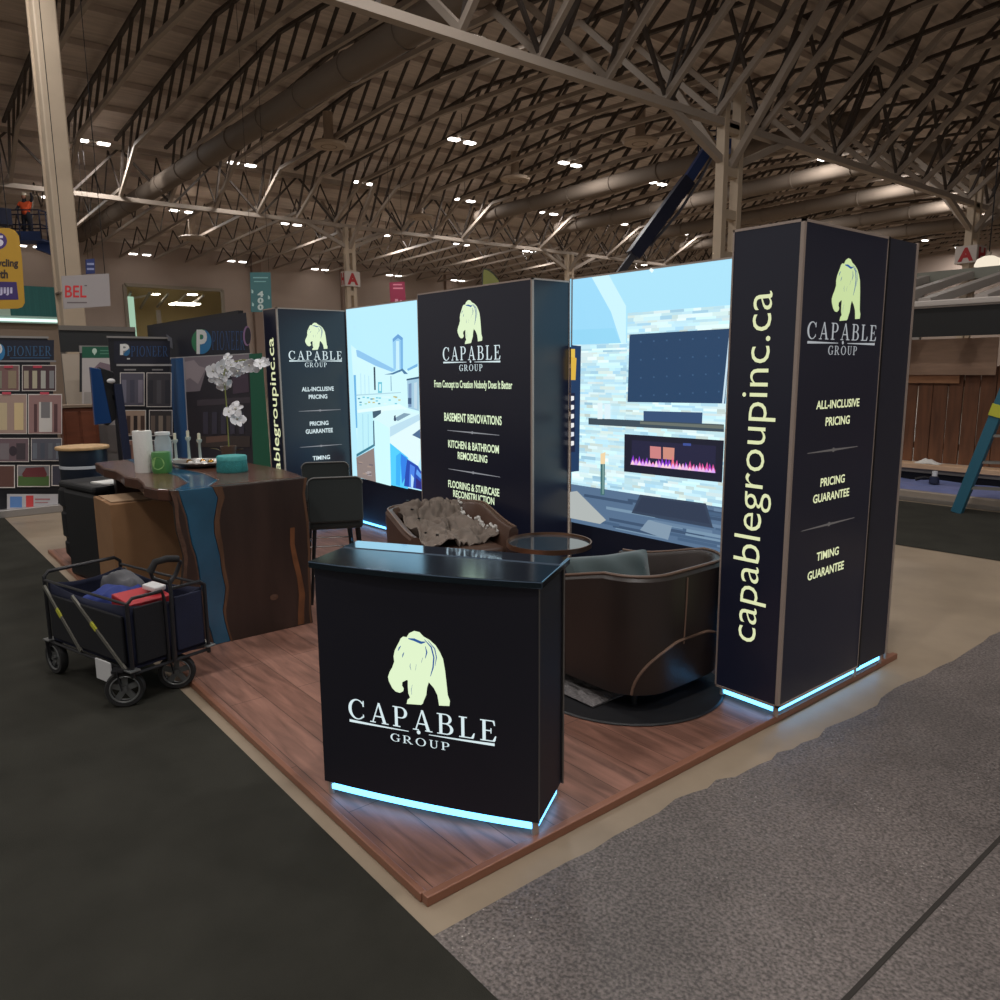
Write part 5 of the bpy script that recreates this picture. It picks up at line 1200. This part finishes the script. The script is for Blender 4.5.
def hang_sign(name, label, X, quad_, colr, draw, cables, cat='sign', thick=.03):
    pts = [at(u, v, x=X) for u, v in quad_]; c = sum(pts, Vector()) / len(pts)
    t = thing(name, label, cat, c)
    MB().prism(pts, (-thick, 0, 0)).build('board', colr, t, world=True)
    F = Flat('x', X + .001, 1); draw(F); F.build('printed_face', PRINT, t, world=True)
    for u, v in cables:
        p = at(u, v, x=X - thick / 2); MB().cyl(p, Vector((p.x, p.y, dz(p.x) - .2)), .006, n=6).build('cable', DARKM, t, world=True)
    return t
def d1(F):
    F.t(text2d('BEL', .015), 65, 285.5, 86.5, 297.5, (186, 44, 50)); F.r(67, 302, 87, 303.2, (96, 88, 90)); F.r(84.5, 285, 87, 286.2, (90, 84, 88))
hang_sign('hanging_sign', 'white hanging board with red letters in front of the thick cream column', -15.2, [(61.5, 276), (109, 273.5), (110.5, 306), (64, 309)], mat('white_board', (176, 170, 172), .6), d1, [(66, 276), (105, 274)])
def d2(F):
    F.disc(-2, 241, 9, 8.5, (62, 44, 104)); F.t(text2d('5', .05), -5, 235.5, 3.5, 246.5, (190, 186, 200)); F.t(text2d('Recycling', .04), -16, 259, 18.3, 269, (48, 36, 30)); F.t(text2d('with', .04), -9, 269.5, 8, 278.5, (48, 36, 30)); F.p([(-24, 281), (16.5, 282), (18.5, 299.5), (-24, 300)], (52, 38, 92)); F.t(text2d('kijiji', .03), -10, 287, 12.5, 295.5, (170, 166, 190))
hang_sign('hanging_sign', 'yellow rounded hanging board with purple badge, cut by the left edge', -13.4, [(-34, 231), (-28, 228), (9, 228), (15, 230.5), (19, 236), (22, 258), (24.8, 303), (22.5, 307), (18, 308.5), (-26, 309.5), (-34, 306)], mat('yellow_board', (196, 152, 48), .6), d2, [(-20, 229), (8, 228)])
def d3(F): F.r(87, 263, 94, 265, (150, 160, 200)); F.r(87, 268, 94, 270, (150, 160, 200))
hang_sign('hanging_sign', 'small blue sign hung right of the thick column above the white board', -34.4, [(85.5, 259.5), (94.5, 258.5), (95, 273.5), (86, 274)], mat('blue_board', (62, 76, 138), .6), d3, [(88, 259), (93, 259)])
def d4(F):
    for i, c in enumerate('400'): F.t(text2d(c, .05), 257.5, 291 + i * 6.6, 263.5, 297 + i * 6.6, (190, 206, 206))
    F.r(253, 277, 268, 278.3, (130, 176, 180)); F.r(254, 281, 266, 282, (130, 176, 180))
    for u, v in ((252.5, 291), (269, 297), (253, 304)): F.p([(u - 1, v - 2), (u + 1, v), (u + .6, v + 2.5), (u - 1, v + 2)], (170, 200, 200))
hang_sign('hanging_banner', 'teal hanging banner with white digits left of the left tower', -22, [(250, 272.3), (270.5, 272.3), (272, 312), (251, 312)], mat('teal_board', (88, 140, 146), .7), d4, [(252, 273), (269, 273)], 'banner', .01)
def d5(F): F.r(393, 284, 402, 285.3, (206, 130, 150)); F.r(393, 287.5, 403, 289, (206, 130, 150)); F.r(395, 299, 398, 302, (200, 140, 160)); F.r(400, 300, 402, 303, (200, 140, 160))
hang_sign('hanging_banner', 'crimson hanging banner above the top right of the kitchen picture', -29, [(389.5, 282.5), (404.5, 281.5), (407, 318), (391, 318)], mat('crimson_board', (166, 56, 88), .7), d5, [(391, 283), (403, 282)], 'banner', .01)
def column_sign(label, x, y, hx, hy, z0, z1, on_x, on_y):
    t = thing('column_sign', label, 'sign', (x, y, z0), 0)
    RED = mat('sign_red', (176, 38, 44), .6); WH = mat('sign_white', (206, 196, 190), .6)
    for sx in (-1, 1): MB().box(sx * hx - .02, sx * hx + .02, -hy, hy, 0, z1 - z0).build('board', WH, t)
    for sy in (-1, 1): MB().box(-hx, hx, sy * hy - .02, sy * hy + .02, 0, z1 - z0).build('board', WH, t)
    a, b = z0 + .1 * (z1 - z0), z1 - .1 * (z1 - z0)
    m = MB(); put(m, text2d(on_x, .05), Vector((x + hx + .02, y, 0)), Y_, Z_, -hy * .74, hy * .74, a, b, 0, .004); m.build('letter', RED, t, world=True)
    m = MB(); put(m, text2d(on_y, .05), Vector((x, y - hy - .02, 0)), X_, Z_, -hx * .74, hx * .74, a, b, 0, .004); m.build('letter', RED, t, world=True)
pq = at(350, 277.5, x=-34.5); column_sign('white box sign with a red A on the slim cream column', -35, 19.25, .2, .40, at(350, 285.5, x=-34.5).z, at(350, 270.5, x=-34.5).z, 'A', 'H')
column_sign('white box sign with a red A on the far right lattice column', -12, 32.5, 36 / 100, .42, at(973, 262, x=-11.7).z, at(973, 244, x=-11.7).z, 'H', 'A')
# feather flag
fp = at(484, 300, d=12.5); t = thing('feather_flag', 'olive green feather flag tip showing above the middle tower', 'flag', (fp.x, fp.y, 0))
fl = [at(u, v, d=12.5) for u, v in ((483, 420), (483, 285), (483.3, 273), (484, 269.5), (488, 271), (493, 275), (498, 281), (501, 290), (502, 420))]
MB().prism(fl, (.01, .008, 0)).build('flag_cloth', mat('olive_cloth', (116, 118, 62), .8), t, world=True)
pm_ = [Vector((fp.x - .02, fp.y - .02, 0))] + [at(u, v, d=12.52) for u, v in ((482.6, 300), (482.6, 275), (484, 268.6), (489, 270), (495, 275.5), (499.5, 282))]
MB().tube(pm_, .014, 6).build('pole', mat('dark_pole', (50, 48, 36), .5), t, world=True, smooth=True)
MB().box(fp.x - .3, fp.x + .3, fp.y - .3, fp.y + .3, 0, .03).build('base_plate', DARKM, t, world=True)

# ================================================================== LIFTS AND WORKER
LBLUE = mat('lift_blue', (38, 66, 128), .5); LDARK = mat('lift_navy', (28, 36, 66), .5)
def chassis(t, x, y, rz):
    T_ = Matrix.Translation((x, y, 0)) @ Matrix.Rotation(rz, 4, 'Z')
    def pb(name, mb, m, **k): mb.v = [T_ @ v for v in mb.v]; return mb.build(name, m, t, world=True, **k)
    pb('chassis', MB().box(-1.3, 1.3, -.8, .8, .35, .85), LBLUE, bev=.05); pb('turret', MB().box(-.9, 1.2, -.7, .7, .9, 1.8), LBLUE, bev=.08)
    for a in (-.9, .9):
        for b in (-.95, .95): pb('wheel', MB().cyl((a, b - .15, .4), (a, b + .15, .4), .4, n=20), mat('black_tyre', (0, 0, 0)))
def basket(t, c, ax, ay, w_, d_):
    c = Vector(c); mb = MB(); R = [c + ax * (sx * w_ / 2) + ay * (sy * d_ / 2) for sx, sy in ((-1, -1), (1, -1), (1, 1), (-1, 1))]
    for i in range(4):
        a, b = R[i], R[(i + 1) % 4]; mb.bar(a, a + Z_ * 1.1, .05)
        for z in (.55, 1.1): mb.bar(a + Z_ * z, b + Z_ * z, .045)
        m_ = (a + b) / 2; mb.bar(m_, m_ + Z_ * 1.1, .04)
    mb.build('guard_rail', LDARK, t, world=True)
    MB().prism([p - Z_ * .05 for p in R], (0, 0, .07)).build('platform', LBLUE, t, world=True)
    MB().prism([R[0] + Z_ * .02, R[1] + Z_ * .02, R[1] + Z_ * .3, R[0] + Z_ * .3], ay * .02).build('toe_board', LBLUE, t, world=True)
b0 = at(612, 284, d=28); b1 = at(640, 246, d=28); b2 = at(688, 180, d=28); b3 = at(712, 143, d=28)
t = thing('boom_lift', 'dark blue telescopic boom reaching to the roof left of the lattice column', 'boom lift', (b0.x - 1, b0.y - 1.6, 0))
chassis(t, b0.x - 1, b0.y - 1.6, 1.0)
MB().bar(Vector((b0.x - 1, b0.y - 1.6, 1.8)), b0, .4, .4).build('lower_boom', LDARK, t, world=True)
MB().bar(b0, b1, .2, .24).build('boom_base', mat('lift_grey', (70, 72, 84), .5), t, world=True); MB().bar(b1.lerp(b0, .25), b2, .42, .46).build('boom_section', LDARK, t, world=True); MB().bar(b2.lerp(b1, .1), b3, .30, .34).build('boom_section', LBLUE, t, world=True)
hs = MB(); off_ = CR * .35; hs.tube([b1 + off_, b1.lerp(b2, .5) + off_ * 1.5, b2 + off_ * 1.2, b3 + off_ * .8], .05, 6); hs.build('hose', mat('grey_hose', (84, 88, 104), .5), t, world=True, smooth=True)
bs = at(719, 141, d=28); basket(t, bs - Z_ * .3, CR * 1.0, Vector((-CR.y, CR.x, 0)), 1.3, .7)
bc = at(30, 241, d=31)
RX = Vector((CR.x, CR.y, 0)).normalized(); RY = Vector((-RX.y, RX.x, 0))
t = thing('boom_lift', 'blue boom lift basket high at the far left carrying a worker', 'boom lift', (bc.x - 2.5, bc.y + 1.9, 0))
basket(t, bc - RX * .1, RX, RY, 1.65, .9)
k0 = at(38, 244, d=31.5); k1 = at(56, 251, d=31.8); k2 = at(66, 300, d=33)
MB().bar(k0, k1, .45, .45).build('jib', LBLUE, t, world=True); MB().bar(k1, k2, .35, .4).build('upper_boom', LBLUE, t, world=True)
g = Vector((k2.x, k2.y, 0)); MB().bar(k2, g + Vector((0, 0, 1.8)), .45, .45).build('lower_boom', LBLUE, t, world=True); chassis(t, g.x, g.y, .4)
MB().box(bc.x - .1, bc.x + .4, bc.y - 1.0, bc.y - .6, bc.z + .5, bc.z + 1.1).build('control_box', LDARK, t, world=True)
# worker: one continuous body grown along a skeleton
def skin_body(name, joints, bones, m, parent=None, root=0, sub=2):
    me = bpy.data.meshes.new(name); me.from_pydata([tuple(j[0]) for j in joints], bones, [])
    o = bpy.data.objects.new(name, me); COL.objects.link(o); me.materials.append(m)
    o.modifiers.new('skin', 'SKIN').use_smooth_shade = True
    if not me.skin_vertices: me.skin_vertices.new()
    for i, (p, r_) in enumerate(joints): me.skin_vertices[0].data[i].radius = (r_, r_)
    for i in range(len(joints)): me.skin_vertices[0].data[i].use_root = (i == root)
    q = o.modifiers.new('subdivision', 'SUBSURF'); q.levels = sub; q.render_levels = sub
    if parent: o.parent = parent
    return o
wk = thing('person', 'worker in orange vest and white helmet standing in the lift basket', 'person', bc + RX * (-.05) + Vector((0, 0, .02)), math.atan2(RX.y, RX.x))
J = [((0, 0, .92), .13), ((0, .01, 1.15), .13), ((0, 0, 1.38), .15), ((0, -.01, 1.50), .06), ((0, -.03, 1.60), .085), ((0, -.03, 1.70), .085),
     ((-.19, 0, 1.42), .065), ((-.28, -.08, 1.20), .05), ((-.24, -.28, 1.12), .04), ((.19, 0, 1.42), .065), ((.34, -.06, 1.58), .05), ((.36, -.16, 1.80), .04),
     ((-.10, 0, .86), .10), ((-.12, -.02, .48), .07), ((-.12, 0, .10), .05), ((-.12, -.12, .05), .045), ((.10, 0, .86), .10), ((.12, -.02, .48), .07), ((.12, 0, .10), .05), ((.12, -.12, .05), .045)]
Bn = [(0, 1), (1, 2), (2, 3), (3, 4), (4, 5), (2, 6), (6, 7), (7, 8), (2, 9), (9, 10), (10, 11), (0, 12), (12, 13), (13, 14), (14, 15), (0, 16), (16, 17), (17, 18), (18, 19)]
skin_body('body', J, Bn, mat('dark_workwear', (36, 38, 48), .8), wk)
MB().ball((0, -.035, 1.66), .098, 14, 10, sc=(.9, 1.02, 1.15)).build('head', mat('skin_tone', (170, 120, 96), .6), wk, smooth=True)
MB().lathe([(.135, 1.70), (.12, 1.71), (.115, 1.76), (.08, 1.81), (0, 1.83)], n=20).build('helmet', mat('white_helmet', (210, 200, 180), .4), wk, smooth=True)
skin_body('vest', [((0, 0, .90), .155), ((0, .01, 1.15), .155), ((0, 0, 1.36), .175), ((-.19, 0, 1.42), .085), ((.19, 0, 1.42), .085), ((-.25, -.05, 1.28), .07), ((.28, -.03, 1.5), .07)], [(0, 1), (1, 2), (2, 3), (2, 4), (3, 5), (4, 6)], mat('orange_vest', (232, 92, 48), .7), wk)

# ================================================================== BACKYARD DISPLAY, RIGHT
YF = 12.4
FEN = mat('fence_boards', (104, 66, 42), .75, noise=.3, nscale=4, stretch=(3, 1, .4))
t = thing('wooden_fence', 'brown vertical board fence behind the blue pool display, right of the right tower', 'fence', (-3, YF, 0))
random.seed(17)
xa, xb = -6.6, 1.4; x = xa; zf0, zf1 = .34, at(950, 383, y=YF).z + .25
rails = MB()
k = 0
while x < xb:
    w_ = .21; MB().box(x, x + w_ - (.012 if k % 3 else .02), YF, YF + .025 + .012 * (k % 2), zf0, zf1 + random.uniform(-.02, .02)).build('board', FEN, t, world=True); x += w_; k += 1
for z in (zf0 + .2, zf1 - .3): rails.box(xa, xb, YF + .04, YF + .09, z, z + .09)
rails.build('rails', FEN, t, world=True)
def ybox(name, label, cat, u0, v0, u1, v1, y, th, m, **k):
    a, b = at(u0, v1, y=y), at(u1, v0, y=y); o = MB().box(-th, th, 0, .03, 0, 0).build('x', m) if False else None
    o = MB().box(a.x - (a.x + b.x) / 2, b.x - (a.x + b.x) / 2, 0, th, 0, b.z - a.z).build(name, m, None, **k); o.location = ((a.x + b.x) / 2, y, a.z); return tag(o, label, cat)
ybox('plank_sign', 'pale plywood board mounted along the fence top, behind the ladder', 'board', 905, 337, 999, 375, YF - .09, .03, mat('pale_plywood', (172, 140, 116), .7, noise=.1, nscale=3, stretch=(1, 1, 8)), bev=.004)
ybox('plank_board', 'shorter tan plank fixed under the pale plywood board', 'board', 905, 372, 960, 383, YF - .05, .03, mat('tan_plank', (150, 104, 70), .7, noise=.15, nscale=3, stretch=(1, 1, 8)), bev=.004)
# pool display
t = thing('pool_display', 'low display pool with blue cover and wooden coping in front of the fence', 'pool', (-3, 11.5, 0))
MB().box(-7, 1.6, 10.75, 10.85, 0.006, .13).build('front_curb', mat('pale_curb', (150, 138, 126), .6), t, world=True, bev=.01)
MB().box(-7, 1.6, 10.68, 10.75, 0.006, .05).build('floor_rail', mat('grey_rail', (0, 0, 0)), t, world=True)
mb = MB(); nx, ny = 40, 14
vs = [(-7 + 8.6 * i / nx, 10.85 + 1.35 * j / ny, .10 + .03 * mnoise.noise(Vector((i * .5, j * .6, 1)))) for i in range(nx + 1) for j in range(ny + 1)]
mb.add(vs, [(i * (ny + 1) + j, (i + 1) * (ny + 1) + j, (i + 1) * (ny + 1) + j + 1, i * (ny + 1) + j + 1) for i in range(nx) for j in range(ny)])
mb.build('blue_cover', mat('periwinkle_cover', (112, 122, 168), .5, noise=.2, nscale=2), t, world=True, smooth=True)
MB().box(-7, 1.6, 12.2, 12.38, .006, .20).build('rear_curb', DARKM, t, world=True)
MB().box(-7, 1.6, 12.12, 12.4, .26, .335).build('wooden_coping', mat('coping_wood', (196, 162, 130), .5, noise=.1, nscale=3), t, world=True, bev=.008)
MB().box(-7, 1.6, 12.16, 12.36, .2, .26).build('coping_support', mat('grey_rail', (0, 0, 0)), t, world=True)
pm_ = at(940, 461, z=.34)
def rag(u, v): return Vector((pm_.x - .18 + .36 * u, 12.16 + .18 * v, .34 + max(0, .06 * math.sin(PI * u) * math.sin(PI * v) + .07 * mnoise.noise(Vector((u * 4, v * 4, 6))) * math.sin(PI * u) * math.sin(PI * v))))
tag(cloth_heap('rag', 14, 8, rag, mat('white_rag', (206, 202, 196), .9), None, .008), 'crumpled white rag lying on the wooden coping of the pool', 'rag')
pm_ = at(934, 483, z=.12); t = thing('pool_skimmer', 'small dark skimmer with a white cap on the blue pool cover', 'skimmer', (pm_.x, pm_.y, .12))
MB().tube([(-.28, .05, .02), (-.16, .08, .06), (-.03, .05, .05)], .025, 8).build('hose', DARKM, t, smooth=True); MB().lathe([(0, 0), (.07, 0), (.06, .09), (0, .1)], n=16).build('body', mat('dark_blue_post', (0, 0, 0)), t, smooth=True); MB().lathe([(0, .1), (.035, .1), (.035, .17), (0, .175)], n=14).build('cap', mat('white_packet', (0, 0, 0)), t, smooth=True)
# sunroom roof over the display
YG = 11.6
SILB = mat('silver_beam', (178, 170, 164), .45, .2)
t = thing('pergola', 'silver beamed sunroom roof with a black fascia over the fence', 'pergola', (-3, YG, 0))
ze = at(950, 299, y=YG).z; zf_ = at(950, 307, y=YG).z; zl = at(950, 336, y=YG).z
MB().box(-6.5, 1.5, YG, YG + .14, zf_, ze).build('gutter', SILB, t, world=True, bev=.015); MB().box(-6.5, 1.5, YG - .03, YG, zf_ + .03, zf_ + .06).build('gutter_lip', SILB, t, world=True)
MB().box(-6.5, 1.5, YG + .02, YG + .06, zl, zf_).build('black_fascia', mat('black_fascia', (18, 18, 19), .7), t, world=True)
YR_, zr = 15.2, 3.34
for k in range(11):
    x = -6.3 + k * .72
    MB().bar((x, YG + .1, ze - .02), (x, YR_, zr), .16, .12).build('rafter', SILB, t, world=True)
MB().box(-6.5, 1.5, YR_ - .1, YR_ + .1, zr - .08, zr + .1).build('ridge_beam', mat('grey_green_beam', (120, 120, 110), .5), t, world=True)
MB().add([(-6.4, YG + .1, ze - .10), (1.4, YG + .1, ze - .10), (1.4, YR_, zr - .08), (-6.4, YR_, zr - .08)], [(0, 1, 2, 3)]).build('roof_sheet', mat('tinted_roof', (60, 52, 46), .2, spec=.6, alpha=.3), t, world=True, solid=.01)
for x in (-6.4, 1.3):
    for yy in (YG + .06, YR_): MB().box(x - .06, x + .06, yy - .05, yy + .05, 0, ze - .05 if yy < 13 else zr).build('post', SILB, t, world=True)
p = at(988, 266, d=17); t = thing('dome_lamp', 'white glowing dome lampshade above the silver sunroof at the right edge', 'lamp', p)
MB().lathe([(.27, 0), (.265, .04), (.22, .15), (.1, .21), (0, .22), ], n=28).build('shade', emit('warm_dome', (250, 236, 214), .95), t, smooth=True)
MB().lathe([(0, .22), (.05, .22), (.05, .3), (0, .3)], n=12).build('collar', HOUS, t); MB().cyl((0, 0, .3), (0, 0, dz(p.x) - p.z - .2), .012, n=6).build('hanger', DARKM, t)
# step ladder
t = thing('step_ladder', 'blue fibreglass step ladder standing in front of the pool at the right edge', 'ladder', (-3.5, 10.3, .006))
LAD = mat('ladder_blue', (44, 100, 122), .5)
yl_ = 10.22; l0 = at(957, 510, y=yl_); l0.z = .006; l1 = at(1001, 403, y=yl_); d_ = (l1 - l0); top = l0 + d_ * (2.3 / d_.z)
sh = Vector((.56, .26, 0)); sh2 = Vector((.34, .16, 0))
MB().bar(l0, top, .09, .12).build('front_rail', LAD, t, world=True, bev=.006); MB().bar(l0 + sh, top + sh2, .09, .12).build('front_rail', LAD, t, world=True, bev=.006)
e_ = Vector((.95, -.35, 0)) ; MB().bar(l0 + e_ + Vector((0, 0, 0)), top + Vector((.08, -.03, -.05)), .05, .07).build('rear_rail', LAD, t, world=True); MB().bar(l0 + e_ + sh, top + sh2 + Vector((.08, -.03, -.05)), .05, .07).build('rear_rail', LAD, t, world=True)
for k in range(1, 7):
    f = k / 7.2; a = l0.lerp(top, f); b = (l0 + sh).lerp(top + sh2, f); MB().bar(a, b, .09, .03).build('step', mat('aluminium_step', (150, 148, 144), .4, .6), t, world=True)
MB().bar(top + Vector((-.02, 0, .02)), top + sh2 + Vector((.02, 0, .02)), .22, .06).build('top_cap', LAD, t, world=True, bev=.01)
a = l0.lerp(top, .545); MB().bar(a - d_.normalized() * .07 - Y_ * .01, a + d_.normalized() * .07 - Y_ * .01, .095, .13).build('yellow_label', mat('yellow_tag', (0, 0, 0)), t, world=True)
